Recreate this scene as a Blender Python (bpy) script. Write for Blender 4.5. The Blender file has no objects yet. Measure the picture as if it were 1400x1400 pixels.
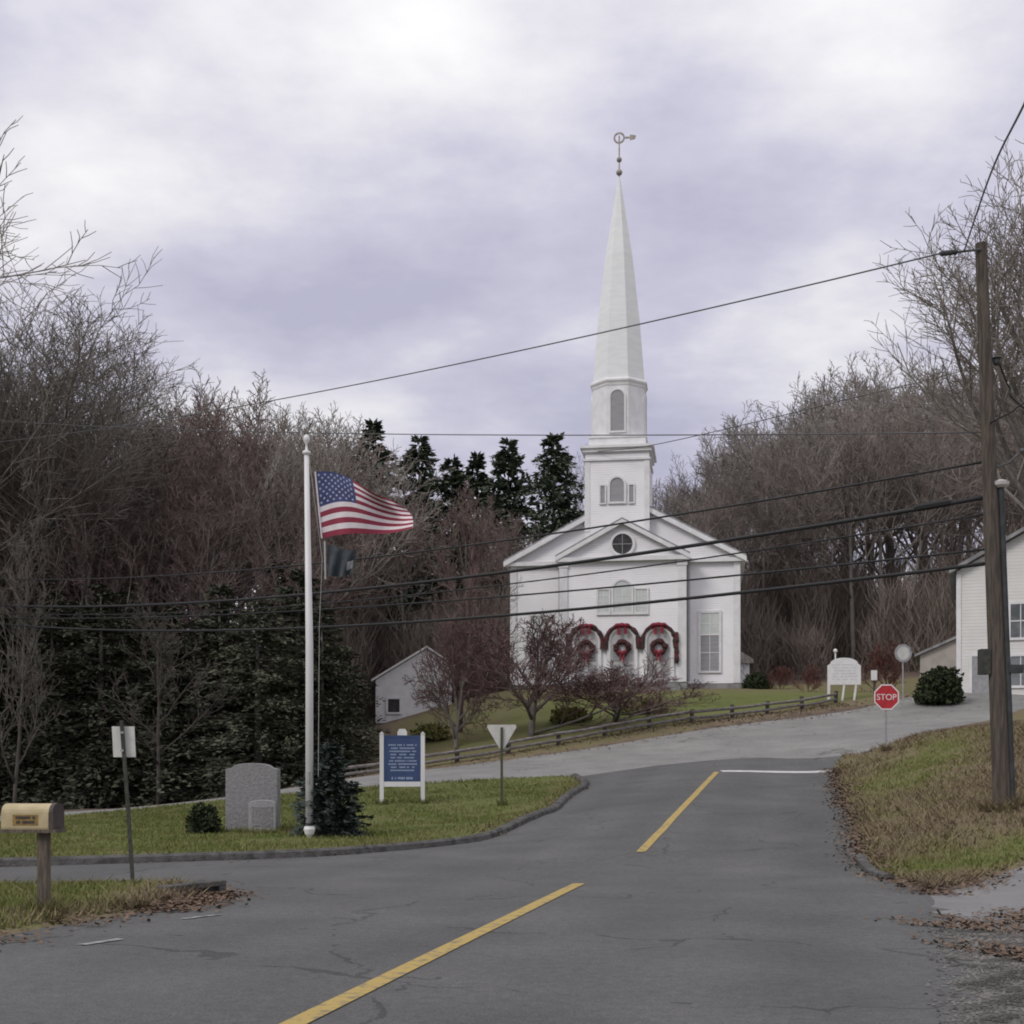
import bpy, math, random
import numpy as np
from mathutils import Vector, Matrix, Quaternion
from mathutils.geometry import delaunay_2d_cdt

R = math.radians
SC = bpy.context.scene
COL = SC.collection
rnd = random.Random(7)

# ------------------------------------------------------------------ camera, sky, sun, exposure
F, HZ, EYE = 1800.0, 1055.0, 1.5          # focal length and horizon of the photograph (in its own 1400 px), eye height
cam = bpy.data.cameras.new('camera')
cam.sensor_width = 36.0
cam.lens = 36.0 * F / 1400.0
cam.shift_y = (HZ - 700.0) / 1400.0
cam.clip_start, cam.clip_end = 0.1, 4000
camo = bpy.data.objects.new('camera', cam)
camo.location = (0, 0, EYE)
camo.rotation_euler = (R(90), 0, 0)
COL.objects.link(camo)
SC.camera = camo

SUN_EL, SUN_AZ = R(40), R(230)             # azimuth clockwise from +Y: behind the camera, a little to the left
world = bpy.data.worlds.new('World')
SC.world = world
world.use_nodes = True
nt = world.node_tree
nt.nodes.clear()
N = nt.nodes.new
L = nt.links.new
out = N('ShaderNodeOutputWorld')
sky = N('ShaderNodeTexSky'); sky.sky_type = 'NISHITA'; sky.sun_disc = False
sky.sun_elevation = SUN_EL; sky.sun_rotation = SUN_AZ
bg_sky = N('ShaderNodeBackground'); bg_sky.inputs['Strength'].default_value = 0.10
L(sky.outputs[0], bg_sky.inputs['Color'])
tc = N('ShaderNodeTexCoord')
def mth(op, a, b=None, clamp=False):
    n = N('ShaderNodeMath'); n.operation = op; n.use_clamp = clamp
    for i, s in enumerate((a, b)):
        if s is None: continue
        if isinstance(s, (int, float)): n.inputs[i].default_value = s
        else: L(s, n.inputs[i])
    return n.outputs[0]
sep = N('ShaderNodeSeparateXYZ'); L(tc.outputs['Generated'], sep.inputs[0])
# a flat cloud deck seen from below: direction divided by its height above the horizon
zz = mth('ADD', mth('MAXIMUM', sep.outputs['Z'], 0.0), 0.16)
cmb = N('ShaderNodeCombineXYZ')
L(mth('DIVIDE', sep.outputs['X'], zz), cmb.inputs[0]); L(mth('DIVIDE', sep.outputs['Y'], zz), cmb.inputs[1])
def noise(scale, detail, rough, off):
    mp = N('ShaderNodeMapping'); mp.inputs['Location'].default_value = off
    L(cmb.outputs[0], mp.inputs[0])
    n = N('ShaderNodeTexNoise'); n.inputs['Scale'].default_value = scale
    n.inputs['Detail'].default_value = detail; n.inputs['Roughness'].default_value = rough
    L(mp.outputs[0], n.inputs['Vector'])
    return n.outputs['Fac']
n1 = noise(1.15, 5, 0.52, (1.7, 0.4, 0)); n2 = noise(3.2, 8, 0.6, (4.0, 2.0, 0))
cl = mth('ADD', mth('MULTIPLY', n1, 0.62), mth('MULTIPLY', n2, 0.38))
def lobe(px, py, k, amp):                    # a brighter break in the cloud deck, by direction in the sky
    d = Vector(((px - 700) / F, 1.0, -(py - HZ) / F)).normalized()
    vm = N('ShaderNodeVectorMath'); vm.operation = 'DISTANCE'
    L(tc.outputs['Generated'], vm.inputs[0]); vm.inputs[1].default_value = d
    g = mth('POWER', 2.718, mth('MULTIPLY', mth('MULTIPLY', vm.outputs['Value'], vm.outputs['Value']), -k))
    return mth('MULTIPLY', g, amp)
for a in ((540, 100, 170, 0.11), (700, 60, 120, 0.05), (230, 225, 160, 0.09), (700, 240, 250, 0.06), (1150, 240, 120, 0.07), (1080, 490, 160, 0.09), (1300, 40, 150, 0.05),
          (350, 390, 100, -0.09), (640, 370, 160, -0.08), (950, 160, 180, -0.06), (720, 560, 260, -0.03), (1000, 410, 200, -0.04)):
    cl = mth('ADD', cl, lobe(*a))
ramp = N('ShaderNodeValToRGB'); L(cl, ramp.inputs[0])
e = ramp.color_ramp.elements
e[0].position = 0.38; e[0].color = (0.46, 0.45, 0.58, 1)
e[1].position = 0.71; e[1].color = (0.98, 0.97, 0.955, 1)
m_ = e.new(0.48); m_.color = (0.58, 0.565, 0.68, 1)
m_ = e.new(0.58); m_.color = (0.77, 0.755, 0.80, 1)
# an overcast sky is brighter overhead than at the horizon
zen = mth('ADD', 1.0, mth('MULTIPLY', mth('POWER', mth('MAXIMUM', sep.outputs['Z'], 0.0), 2.0), 0.55))
hs = N('ShaderNodeHueSaturation'); L(ramp.outputs[0], hs.inputs['Color'])
L(mth('SUBTRACT', 0.96, mth('MULTIPLY', mth('MAXIMUM', mth('SUBTRACT', sep.outputs['Z'], 0.45), 0.0), 2.2), True), hs.inputs['Saturation'])
mul = N('ShaderNodeVectorMath'); mul.operation = 'SCALE'; L(hs.outputs[0], mul.inputs[0]); L(zen, mul.inputs['Scale'])
bg_cl = N('ShaderNodeBackground'); L(mul.outputs[0], bg_cl.inputs['Color']); bg_cl.inputs['Strength'].default_value = 1.03
mixs = N('ShaderNodeMixShader'); mixs.inputs[0].default_value = 0.93
L(bg_sky.outputs[0], mixs.inputs[1]); L(bg_cl.outputs[0], mixs.inputs[2]); L(mixs.outputs[0], out.inputs['Surface'])

sun = bpy.data.lights.new('sun', 'SUN'); sun.energy = 1.15; sun.angle = R(18); sun.color = (1, 0.96, 0.9)
suno = bpy.data.objects.new('sun', sun)
sd = Vector((math.sin(SUN_AZ) * math.cos(SUN_EL), math.cos(SUN_AZ) * math.cos(SUN_EL), math.sin(SUN_EL)))
suno.rotation_euler = sd.to_track_quat('Z', 'Y').to_euler()
suno.location = sd * 60
COL.objects.link(suno)

SC.view_settings.view_transform = 'Standard'
SC.view_settings.look = 'None'
SC.view_settings.exposure = 0.0
SC.view_settings.gamma = 1.0
SC.render.engine = 'CYCLES'
SC.cycles.use_denoising = True
SC.cycles.filter_width = 1.9
SC.cycles.max_bounces = 5
SC.cycles.transparent_max_bounces = 8

# ------------------------------------------------------------------ helpers
def W(px, d): return ((px - 700.0) / F * d, d)
def P(px, py, d): return Vector(((px - 700.0) / F * d, d, EYE - (py - HZ) / F * d))

def mat(name, c1, c2=None, scale=4.0, rough=0.8, bump=0.0, bscale=30.0, metallic=0.0, spec=0.3, rand=0.0, stretch=None, detail=5, lo=0.4, hi=0.6):
    m = bpy.data.materials.new(name); m.use_nodes = True
    t = m.node_tree; b = t.nodes['Principled BSDF']
    b.inputs['Roughness'].default_value = rough; b.inputs['Metallic'].default_value = metallic
    b.inputs['Specular IOR Level'].default_value = spec
    b.inputs['Base Color'].default_value = (*c1, 1)
    tcn = t.nodes.new('ShaderNodeTexCoord'); src = tcn.outputs['Object']
    if stretch:
        mp = t.nodes.new('ShaderNodeMapping'); mp.inputs['Scale'].default_value = stretch
        t.links.new(src, mp.inputs[0]); src = mp.outputs[0]
    colout = None
    if c2:
        n = t.nodes.new('ShaderNodeTexNoise'); n.inputs['Scale'].default_value = scale; n.inputs['Detail'].default_value = detail
        t.links.new(src, n.inputs['Vector'])
        r = t.nodes.new('ShaderNodeValToRGB'); r.color_ramp.elements[0].position = lo; r.color_ramp.elements[1].position = hi
        r.color_ramp.elements[0].color = (*c1, 1); r.color_ramp.elements[1].color = (*c2, 1)
        t.links.new(n.outputs['Fac'], r.inputs[0]); colout = r.outputs[0]
    if rand:
        oi = t.nodes.new('ShaderNodeObjectInfo')
        hs = t.nodes.new('ShaderNodeHueSaturation')
        mr = t.nodes.new('ShaderNodeMapRange'); mr.inputs['To Min'].default_value = 1 - rand; mr.inputs['To Max'].default_value = 1 + rand
        t.links.new(oi.outputs['Random'], mr.inputs['Value']); t.links.new(mr.outputs[0], hs.inputs['Value'])
        if colout: t.links.new(colout, hs.inputs['Color'])
        else: hs.inputs['Color'].default_value = (*c1, 1)
        colout = hs.outputs[0]
    if colout: t.links.new(colout, b.inputs['Base Color'])
    if bump:
        n = t.nodes.new('ShaderNodeTexNoise'); n.inputs['Scale'].default_value = bscale; n.inputs['Detail'].default_value = 4
        t.links.new(src, n.inputs['Vector'])
        bp = t.nodes.new('ShaderNodeBump'); bp.inputs['Strength'].default_value = bump; bp.inputs['Distance'].default_value = 0.05
        t.links.new(n.outputs['Fac'], bp.inputs['Height']); t.links.new(bp.outputs[0], b.inputs['Normal'])
    return m

def clapboard(name, c1, c2, pitch=0.14):
    m = mat(name, c1, c2, scale=0.9, rough=0.6, lo=0.3, hi=0.7)
    t = m.node_tree; b = t.nodes['Principled BSDF']
    tcn = t.nodes.new('ShaderNodeTexCoord'); s = t.nodes.new('ShaderNodeSeparateXYZ')
    t.links.new(tcn.outputs['Object'], s.inputs[0])
    d = t.nodes.new('ShaderNodeMath'); d.operation = 'DIVIDE'; d.inputs[1].default_value = pitch
    f = t.nodes.new('ShaderNodeMath'); f.operation = 'FRACT'
    t.links.new(s.outputs['Z'], d.inputs[0]); t.links.new(d.outputs[0], f.inputs[0])
    iv = t.nodes.new('ShaderNodeMath'); iv.operation = 'SUBTRACT'; iv.inputs[0].default_value = 1.0
    t.links.new(f.outputs[0], iv.inputs[1])
    bp = t.nodes.new('ShaderNodeBump'); bp.inputs['Strength'].default_value = 1.0; bp.inputs['Distance'].default_value = 0.055
    t.links.new(iv.outputs[0], bp.inputs['Height']); t.links.new(bp.outputs[0], b.inputs['Normal'])
    return m

def attr_mix(m, attr, cols):
    """colour ramp driven by a stored per-point value (how dry the turf is there), broken up by noise"""
    t = m.node_tree; b = t.nodes['Principled BSDF']
    a = t.nodes.new('ShaderNodeAttribute'); a.attribute_name = attr
    n = t.nodes.new('ShaderNodeTexNoise'); n.inputs['Scale'].default_value = 1.3; n.inputs['Detail'].default_value = 8; n.inputs['Roughness'].default_value = 0.7
    tcn = t.nodes.new('ShaderNodeTexCoord'); t.links.new(tcn.outputs['Object'], n.inputs['Vector'])
    s = t.nodes.new('ShaderNodeMath'); s.operation = 'MULTIPLY_ADD'; s.inputs[1].default_value = 1.3; s.inputs[2].default_value = -0.65
    t.links.new(n.outputs['Fac'], s.inputs[0])
    ad = t.nodes.new('ShaderNodeMath'); ad.operation = 'ADD'
    t.links.new(a.outputs['Fac'], ad.inputs[0]); t.links.new(s.outputs[0], ad.inputs[1])
    r = t.nodes.new('ShaderNodeValToRGB')
    el = r.color_ramp.elements
    el[0].position = cols[0][0]; el[0].color = (*cols[0][1], 1)
    el[1].position = cols[-1][0]; el[1].color = (*cols[-1][1], 1)
    for p, c in cols[1:-1]:
        q = el.new(p); q.color = (*c, 1)
    t.links.new(ad.outputs[0], r.inputs[0]); t.links.new(r.outputs[0], b.inputs['Base Color'])
    return m

class MB:
    def __init__(s): s.v, s.f = [], []
    def add(s, vs, fs):
        o = len(s.v); s.v.extend([tuple(p) for p in vs]); s.f.extend([tuple(i + o for i in q) for q in fs]); return s
    def box(s, x0, x1, y0, y1, z0, z1):
        return s.add([(x0,y0,z0),(x1,y0,z0),(x1,y1,z0),(x0,y1,z0),(x0,y0,z1),(x1,y0,z1),(x1,y1,z1),(x0,y1,z1)],
                     [(0,3,2,1),(4,5,6,7),(0,1,5,4),(1,2,6,5),(2,3,7,6),(3,0,4,7)])
    def prism(s, pts, y0, y1):
        """outline in x,z pushed from y0 to y1"""
        n = len(pts)
        vs = [(x, y0, z) for x, z in pts] + [(x, y1, z) for x, z in pts]
        fs = [tuple(range(n)), tuple(range(2 * n - 1, n - 1, -1))]
        fs += [(i, i + n, (i + 1) % n + n, (i + 1) % n) for i in range(n)]
        return s.add(vs, fs)
    def ring(s, outer, inner, y0, y1):
        """frame between two outlines of the same count (open at the ends)"""
        n = len(outer)
        vs = [(x, y0, z) for x, z in outer] + [(x, y0, z) for x, z in inner] + [(x, y1, z) for x, z in outer] + [(x, y1, z) for x, z in inner]
        fs = []
        for i in range(n):
            j = (i + 1) % n
            fs += [(i, j, j + n, i + n), (i + 2*n, i + 3*n, j + 3*n, j + 2*n), (i, i + 2*n, j + 2*n, j), (i + n, j + n, j + 3*n, i + 3*n)]
        return s.add(vs, fs)
    def lathe(s, prof, n=12, c=(0, 0, 0), ph=0.0, caps=True):
        vs, fs = [], []
        for r, z in prof:
            for k in range(n):
                a = ph + 2 * math.pi * k / n
                vs.append((c[0] + r * math.cos(a), c[1] + r * math.sin(a), c[2] + z))
        for i in range(len(prof) - 1):
            for k in range(n):
                fs.append((i*n + k, i*n + (k+1) % n, (i+1)*n + (k+1) % n, (i+1)*n + k))
        if caps:
            fs.append(tuple(range(n - 1, -1, -1))); fs.append(tuple(range((len(prof)-1)*n, len(prof)*n)))
        return s.add(vs, fs)
    def tube(s, pts, rad, n=6, caps=True):
        pts = [Vector(p) for p in pts]
        m = len(pts)
        if isinstance(rad, (int, float)): rad = [rad] * m
        d0 = (pts[1] - pts[0]).normalized()
        u = d0.orthogonal().normalized()
        vs, fs = [], []
        for i, p in enumerate(pts):
            d = (pts[min(i+1, m-1)] - pts[max(i-1, 0)]).normalized()
            u = (u - d * u.dot(d)).normalized(); w = d.cross(u)
            for k in range(n):
                a = 2 * math.pi * k / n
                q = p + (u * math.cos(a) + w * math.sin(a)) * rad[i]
                vs.append((q.x, q.y, q.z))
        for i in range(m - 1):
            for k in range(n):
                fs.append((i*n + k, i*n + (k+1) % n, (i+1)*n + (k+1) % n, (i+1)*n + k))
        if caps:
            fs.append(tuple(range(n - 1, -1, -1))); fs.append(tuple(range((m-1)*n, m*n)))
        return s.add(vs, fs)
    def ball(s, c, r, n=10, sz=1.0):
        prof = [(r * math.sin(math.pi * i / n) + 1e-4, -r * sz * math.cos(math.pi * i / n)) for i in range(n + 1)]
        return s.lathe(prof, n, c)
    def build(s, name, m, parent=None, loc=(0, 0, 0), smooth=False, bevel=0.0):
        me = bpy.data.meshes.new(name)
        me.from_pydata(s.v, [], s.f); me.update()
        if smooth: me.shade_smooth()
        for q in (m if isinstance(m, list) else [m]): me.materials.append(q)
        o = bpy.data.objects.new(name, me); COL.objects.link(o)
        o.location = loc
        if parent: o.parent = parent
        if bevel:
            b = o.modifiers.new('bevel', 'BEVEL'); b.width = bevel; b.segments = 2; b.limit_method = 'ANGLE'
        return o

def tag(o, label=None, cat=None, group=None, kind=None):
    if label: o['label'] = label
    if cat: o['category'] = cat
    if group: o['group'] = group
    if kind: o['kind'] = kind
    return o
def empty(name, label, cat, loc, rz=0.0, group=None):
    o = bpy.data.objects.new(name, None); COL.objects.link(o)
    o.location = loc; o.rotation_euler = (0, 0, rz); o.empty_display_size = 0.3
    return tag(o, label, cat, group)
def copy_tree(o, parent=None):
    c = o.copy(); COL.objects.link(c)
    if parent: c.parent = parent
    for ch in list(o.children): copy_tree(ch, c)
    return c
def arch_pts(w, z0, zs, n=12):
    """round-headed outline: half width w, sill z0, springing zs"""
    p = [(-w, z0), (w, z0)]
    p += [(w * math.cos(math.pi * i / n), zs + w * math.sin(math.pi * i / n)) for i in range(n + 1)]
    return p
def shift(pts, dx, dz=0): return [(x + dx, z + dz) for x, z in pts]
def rect(x0, x1, z0, z1): return [(x0, z0), (x1, z0), (x1, z1), (x0, z1)]

# ------------------------------------------------------------------ materials
M = {}
M['asphalt'] = mat('asphalt', (0.096, 0.095, 0.096), (0.124, 0.122, 0.121), scale=0.7, rough=0.9, bump=0.35, bscale=60, detail=10, lo=0.3, hi=0.7)
def asphalt_detail(m, lanes):
    """aggregate grain, worn wheel lanes, sealed cracks and patches on top of the base colour"""
    t = m.node_tree; b = t.nodes['Principled BSDF']; base = b.inputs['Base Color'].links[0].from_socket
    tcn = t.nodes.new('ShaderNodeTexCoord'); O = tcn.outputs['Object']
    def mm(op, a, c, clamp=False):
        n = t.nodes.new('ShaderNodeMath'); n.operation = op; n.use_clamp = clamp
        for i, q in enumerate((a, c)):
            if isinstance(q, (int, float)): n.inputs[i].default_value = q
            else: t.links.new(q, n.inputs[i])
        return n.outputs[0]
    def nz(sc, det=4, rough=.6):
        n = t.nodes.new('ShaderNodeTexNoise'); n.inputs['Scale'].default_value = sc; n.inputs['Detail'].default_value = det; n.inputs['Roughness'].default_value = rough
        t.links.new(O, n.inputs['Vector']); return n.outputs['Fac']
    f = mm('ADD', 1.0, mm('MULTIPLY', mm('SUBTRACT', nz(45, 4, .85), .5), 2.2))
    f = mm('MULTIPLY', f, mm('ADD', 1.0, mm('MULTIPLY', mm('SUBTRACT', nz(9, 6, .75), .5), 1.0)))
    f = mm('MULTIPLY', f, mm('ADD', 1.0, mm('MULTIPLY', mm('SUBTRACT', nz(.28, 3, .5), .5), .55)))
    if lanes:
        s_ = t.nodes.new('ShaderNodeSeparateXYZ'); t.links.new(O, s_.inputs[0])
        u = mm('SUBTRACT', s_.outputs[0], mm('MULTIPLY', s_.outputs[1], .224))
        w_ = mm('SINE', mm('MULTIPLY', mm('ADD', u, 3.05), 3.5), 0)
        f = mm('MULTIPLY', f, mm('ADD', 1.0, mm('MULTIPLY', w_, .045)))
    wn = t.nodes.new('ShaderNodeTexNoise'); wn.inputs['Scale'].default_value = 1.1; wn.inputs['Detail'].default_value = 5; t.links.new(O, wn.inputs['Vector'])
    ad = t.nodes.new('ShaderNodeVectorMath'); ad.operation = 'MULTIPLY_ADD'; t.links.new(wn.outputs['Color'], ad.inputs[0]); ad.inputs[1].default_value = (1.3, 1.3, 0); t.links.new(O, ad.inputs[2])
    vo = t.nodes.new('ShaderNodeTexVoronoi'); vo.feature = 'DISTANCE_TO_EDGE'; vo.inputs['Scale'].default_value = .30; t.links.new(ad.outputs[0], vo.inputs['Vector'])
    cr = mm('LESS_THAN', vo.outputs['Distance'], .006)
    cr = mm('MULTIPLY', cr, mm('GREATER_THAN', nz(.5, 3), .5))
    f = mm('MULTIPLY', f, mm('SUBTRACT', 1.0, mm('MULTIPLY', cr, .35)))
    vm = t.nodes.new('ShaderNodeVectorMath'); vm.operation = 'SCALE'; t.links.new(base, vm.inputs[0]); t.links.new(f, vm.inputs['Scale'])
    t.links.new(vm.outputs[0], b.inputs['Base Color'])
asphalt_detail(M['asphalt'], True)
M['asphalt_pale'] = mat('pale_asphalt', (0.20, 0.195, 0.19), (0.26, 0.25, 0.245), scale=0.9, rough=0.9, bump=0.3, bscale=50, detail=10, lo=0.3, hi=0.7)
asphalt_detail(M['asphalt_pale'], False)
M['drive'] = mat('driveway_asphalt', (0.19, 0.185, 0.19), (0.24, 0.235, 0.235), scale=1.3, rough=0.9, bump=0.4, bscale=45, detail=10, lo=0.3, hi=0.7)
M['gravel'] = mat('gravel', (0.075, 0.072, 0.068), (0.16, 0.152, 0.145), scale=18, rough=0.95, bump=0.6, bscale=35, detail=12, lo=0.35, hi=0.68)
M['pebble'] = mat('pebble', (0.07, 0.066, 0.062), (0.20, 0.19, 0.18), scale=3.1, rough=0.9)
M['kerb'] = mat('asphalt_kerb', (0.06, 0.058, 0.056), (0.12, 0.115, 0.11), scale=5, rough=0.95, bump=0.6, bscale=30)
M['yellow'] = mat('yellow_paint', (0.45, 0.325, 0.11), (0.20, 0.175, 0.13), scale=9, rough=0.8, detail=12, lo=0.50, hi=0.68, bump=.3, bscale=60)
asphalt_worn = None
M['whiteline'] = mat('white_paint_worn', (0.34, 0.34, 0.34), (0.14, 0.14, 0.14), scale=9, rough=0.8, detail=9)
M['stopline'] = mat('white_stop_paint', (0.62, 0.61, 0.6), (0.48, 0.47, 0.46), scale=5, rough=0.7, detail=8)
M['turf'] = attr_mix(mat('turf', (0.1, 0.1, 0.04), rough=0.95, bump=1.0, bscale=14, spec=0.1), 'dry',
    [(0.0, (0.10, 0.125, 0.035)), (0.35, (0.145, 0.158, 0.058)), (0.6, (0.175, 0.152, 0.085)), (0.85, (0.19, 0.148, 0.102)), (1.15, (0.13, 0.10, 0.08))])
M['blade'] = attr_mix(mat('grass_blade', (0.1, 0.1, 0.04), rough=0.8, spec=0.15), 'dry',
    [(0.0, (0.115, 0.15, 0.035)), (0.35, (0.165, 0.178, 0.06)), (0.6, (0.21, 0.18, 0.095)), (0.85, (0.225, 0.175, 0.115)), (1.15, (0.16, 0.12, 0.09))])
M['leaf_litter'] = mat('dead_leaf', (0.12, 0.082, 0.062), (0.20, 0.145, 0.11), scale=8, rough=0.9, spec=0.1)
M['clap'] = clapboard('white_clapboard', (0.80, 0.785, 0.80), (0.73, 0.715, 0.73))
M['clap_house'] = clapboard('house_clapboard', (0.66, 0.65, 0.63), (0.58, 0.57, 0.55), 0.16)
M['trim'] = mat('white_trim', (0.80, 0.79, 0.80), (0.72, 0.71, 0.72), scale=2.0, rough=0.5)
M['spire'] = mat('spire_shingle', (0.79, 0.80, 0.79), (0.74, 0.755, 0.765), scale=1.2, rough=0.5, bump=0.15, bscale=9, stretch=(1, 1, 4))
M['roof'] = mat('grey_shingle', (0.22, 0.22, 0.23), (0.32, 0.32, 0.33), scale=3, rough=0.9, bump=0.5, bscale=12)
M['stonebase'] = mat('stone_foundation', (0.30, 0.29, 0.29), (0.20, 0.195, 0.195), scale=2, rough=0.9, bump=0.5, bscale=8)
M['louvre'] = mat('grey_louvre', (0.36, 0.36, 0.37), (0.28, 0.28, 0.30), scale=6, rough=0.7, stretch=(0.2, 0.2, 6))
M['dark'] = mat('dark_opening', (0.035, 0.033, 0.033), (0.06, 0.055, 0.055), scale=4, rough=0.4)
M['glass'] = mat('window_glass', (0.10, 0.11, 0.12), (0.2, 0.21, 0.22), scale=1.2, rough=0.12, spec=0.8)
M['blind_and_sky'] = mat('pale_blind_and_sky_reflection', (0.55, 0.58, 0.57), (0.62, 0.65, 0.63), scale=2, rough=0.35, spec=0.6)  # pale window fill; doubles as painted sky reflection in the wing windows
M['door'] = mat('panelled_door', (0.55, 0.54, 0.55), (0.46, 0.45, 0.46), scale=3, rough=0.5)
M['wreath'] = mat('wreath_green_with_berries', (0.035, 0.035, 0.028), (0.13, 0.03, 0.04), scale=9, rough=0.9, bump=1, bscale=20)
M['garland'] = mat('garland_green_with_red', (0.045, 0.04, 0.035), (0.15, 0.04, 0.05), scale=3.5, rough=0.9, bump=1, bscale=20, lo=.42, hi=.62)
M['fir'] = mat('fir_garland', (0.03, 0.045, 0.03), (0.06, 0.07, 0.045), scale=20, rough=0.9, bump=1, bscale=30)
M['redbow'] = mat('red_ribbon', (0.30, 0.04, 0.065), (0.20, 0.025, 0.045), scale=8, rough=0.6)
M['gilt'] = mat('dull_gilt', (0.42, 0.38, 0.32), (0.28, 0.26, 0.24), scale=8, rough=0.5, metallic=0.3)
M['pole_white'] = mat('white_pole_paint', (0.78, 0.77, 0.77), (0.70, 0.69, 0.69), scale=3, rough=0.35, stretch=(1, 1, 0.3))
M['rope'] = mat('rope', (0.42, 0.42, 0.42), rough=0.9)
M['fl_star'] = mat('flag_star', (0.40, 0.40, 0.50), rough=.8)
M['fl_red'] = mat('flag_red', (0.27, 0.04, 0.07), (0.22, 0.03, 0.055), scale=4, rough=0.8)
M['fl_white'] = mat('flag_white', (0.70, 0.64, 0.66), (0.62, 0.56, 0.58), scale=4, rough=0.8)
M['fl_blue'] = mat('flag_blue', (0.06, 0.075, 0.19), (0.045, 0.055, 0.14), scale=4, rough=0.8)
M['fl_dark'] = mat('flag_dark', (0.045, 0.055, 0.065), (0.065, 0.075, 0.085), scale=5, rough=0.85)
M['granite'] = mat('grey_granite', (0.27, 0.265, 0.27), (0.225, 0.22, 0.225), scale=14, rough=0.85, bump=0.5, bscale=25, detail=8)
M['granite_pale'] = mat('pale_granite', (0.36, 0.355, 0.36), (0.29, 0.285, 0.295), scale=30, rough=0.8, bump=0.3, bscale=40, detail=8)
M['blue'] = mat('blue_enamel', (0.045, 0.075, 0.17), (0.055, 0.09, 0.20), scale=3, rough=0.45)
M['bluetext'] = mat('pale_blue_lettering', (0.36, 0.42, 0.56), rough=0.5)
M['galv'] = mat('galvanised_steel', (0.40, 0.40, 0.40), (0.32, 0.32, 0.33), scale=9, rough=0.5, metallic=0.4)
M['signback'] = mat('aluminium_back', (0.62, 0.61, 0.58), (0.54, 0.53, 0.51), scale=5, rough=0.5, metallic=0.1)
M['signgrey'] = mat('grey_sign_back', (0.36, 0.36, 0.37), (0.30, 0.30, 0.31), scale=5, rough=0.5, metallic=0.2)
M['darkpost'] = mat('dark_steel_post', (0.04, 0.042, 0.036), (0.065, 0.065, 0.055), scale=12, rough=0.7)
M['greenpost'] = mat('green_steel_post', (0.085, 0.09, 0.06), (0.06, 0.065, 0.045), scale=10, rough=0.7)
M['stopred'] = mat('stop_red', (0.50, 0.035, 0.045), (0.42, 0.03, 0.04), scale=5, rough=0.4)
M['signwhite'] = mat('sign_white', (0.78, 0.77, 0.77), (0.72, 0.71, 0.71), scale=4, rough=0.5)
M['greytext'] = mat('grey_lettering', (0.60, 0.59, 0.61), rough=0.6)
M['cream'] = mat('cream_paint', (0.52, 0.43, 0.27), (0.44, 0.36, 0.21), scale=6, rough=0.6)
M['ochre'] = mat('ochre_panel', (0.30, 0.20, 0.05), (0.22, 0.15, 0.06), scale=18, rough=0.6)
M['mbdark'] = mat('dark_mailbox_metal', (0.06, 0.045, 0.045), (0.09, 0.07, 0.065), scale=8, rough=0.5)
M['oldwood'] = mat('weathered_post', (0.16, 0.13, 0.10), (0.10, 0.085, 0.07), scale=8, rough=0.9, bump=0.6, bscale=20, stretch=(3, 3, 0.5))
M['polewood'] = mat('utility_pole_wood', (0.13, 0.105, 0.085), (0.075, 0.063, 0.055), scale=6, rough=0.9, bump=0.7, bscale=18, stretch=(4, 4, 0.35))
M['railwood'] = mat('grey_timber_rail', (0.24, 0.22, 0.21), (0.14, 0.125, 0.12), scale=5, rough=0.9, bump=0.6, bscale=20, stretch=(1, 1, 3))
M['postwood'] = mat('dark_timber_post', (0.07, 0.06, 0.055), (0.11, 0.095, 0.085), scale=6, rough=0.9, bump=0.5, bscale=20)
M['wire'] = mat('black_cable', (0.022, 0.022, 0.024), rough=0.6)
M['wire_grey'] = mat('grey_conductor', (0.10, 0.10, 0.105), rough=0.5, metallic=0.3)
M['porcelain'] = mat('porcelain', (0.52, 0.48, 0.47), rough=0.3)
M['conduit'] = mat('dark_conduit', (0.035, 0.038, 0.04), (0.055, 0.058, 0.06), scale=6, rough=0.6)
M['bark'] = mat('grey_bark', (0.15, 0.135, 0.122), (0.21, 0.192, 0.175), scale=5, rough=0.95, bump=0.6, bscale=14, stretch=(2, 2, 0.5), rand=0.2)
M['twig'] = mat('grey_brown_twig', (0.21, 0.187, 0.17), (0.27, 0.245, 0.222), scale=2, rough=0.95, spec=0.1, rand=0.22)
M['twig_red'] = mat('red_brown_twig', (0.165, 0.12, 0.112), (0.205, 0.158, 0.145), scale=1.2, rough=0.95, spec=0.1, rand=0.2)
M['sapbark'] = mat('dark_sapling_bark', (0.10, 0.088, 0.078), (0.14, 0.125, 0.112), scale=3, rough=0.95, spec=0.1, rand=0.2)
M['twig_mid'] = mat('brown_twig', (0.20, 0.165, 0.15), (0.25, 0.215, 0.197), scale=1.2, rough=0.95, spec=0.1, rand=0.2)
M['twig_plum'] = mat('plum_twig', (0.115, 0.07, 0.071), (0.145, 0.10, 0.096), scale=2, rough=0.95, spec=0.1, rand=0.15)
M['brush'] = mat('brush_twig', (0.17, 0.138, 0.12), (0.215, 0.178, 0.157), scale=0.3, rough=0.95, spec=0.1)
M['needle_dark'] = mat('hemlock_needles', (0.062, 0.068, 0.046), (0.115, 0.122, 0.085), scale=0.7, rough=0.85, spec=0.15, rand=0.3, lo=0.35, hi=0.65)
M['needle_pine'] = mat('spruce_needles', (0.06, 0.08, 0.054), (0.10, 0.12, 0.078), scale=0.7, rough=0.85, spec=0.15, rand=0.25, lo=0.35, hi=0.65)
M['needle_blue'] = mat('blue_spruce_needles', (0.04, 0.052, 0.046), (0.08, 0.098, 0.09), scale=3.0, rough=0.85, spec=0.15, lo=0.4, hi=0.7)
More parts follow.
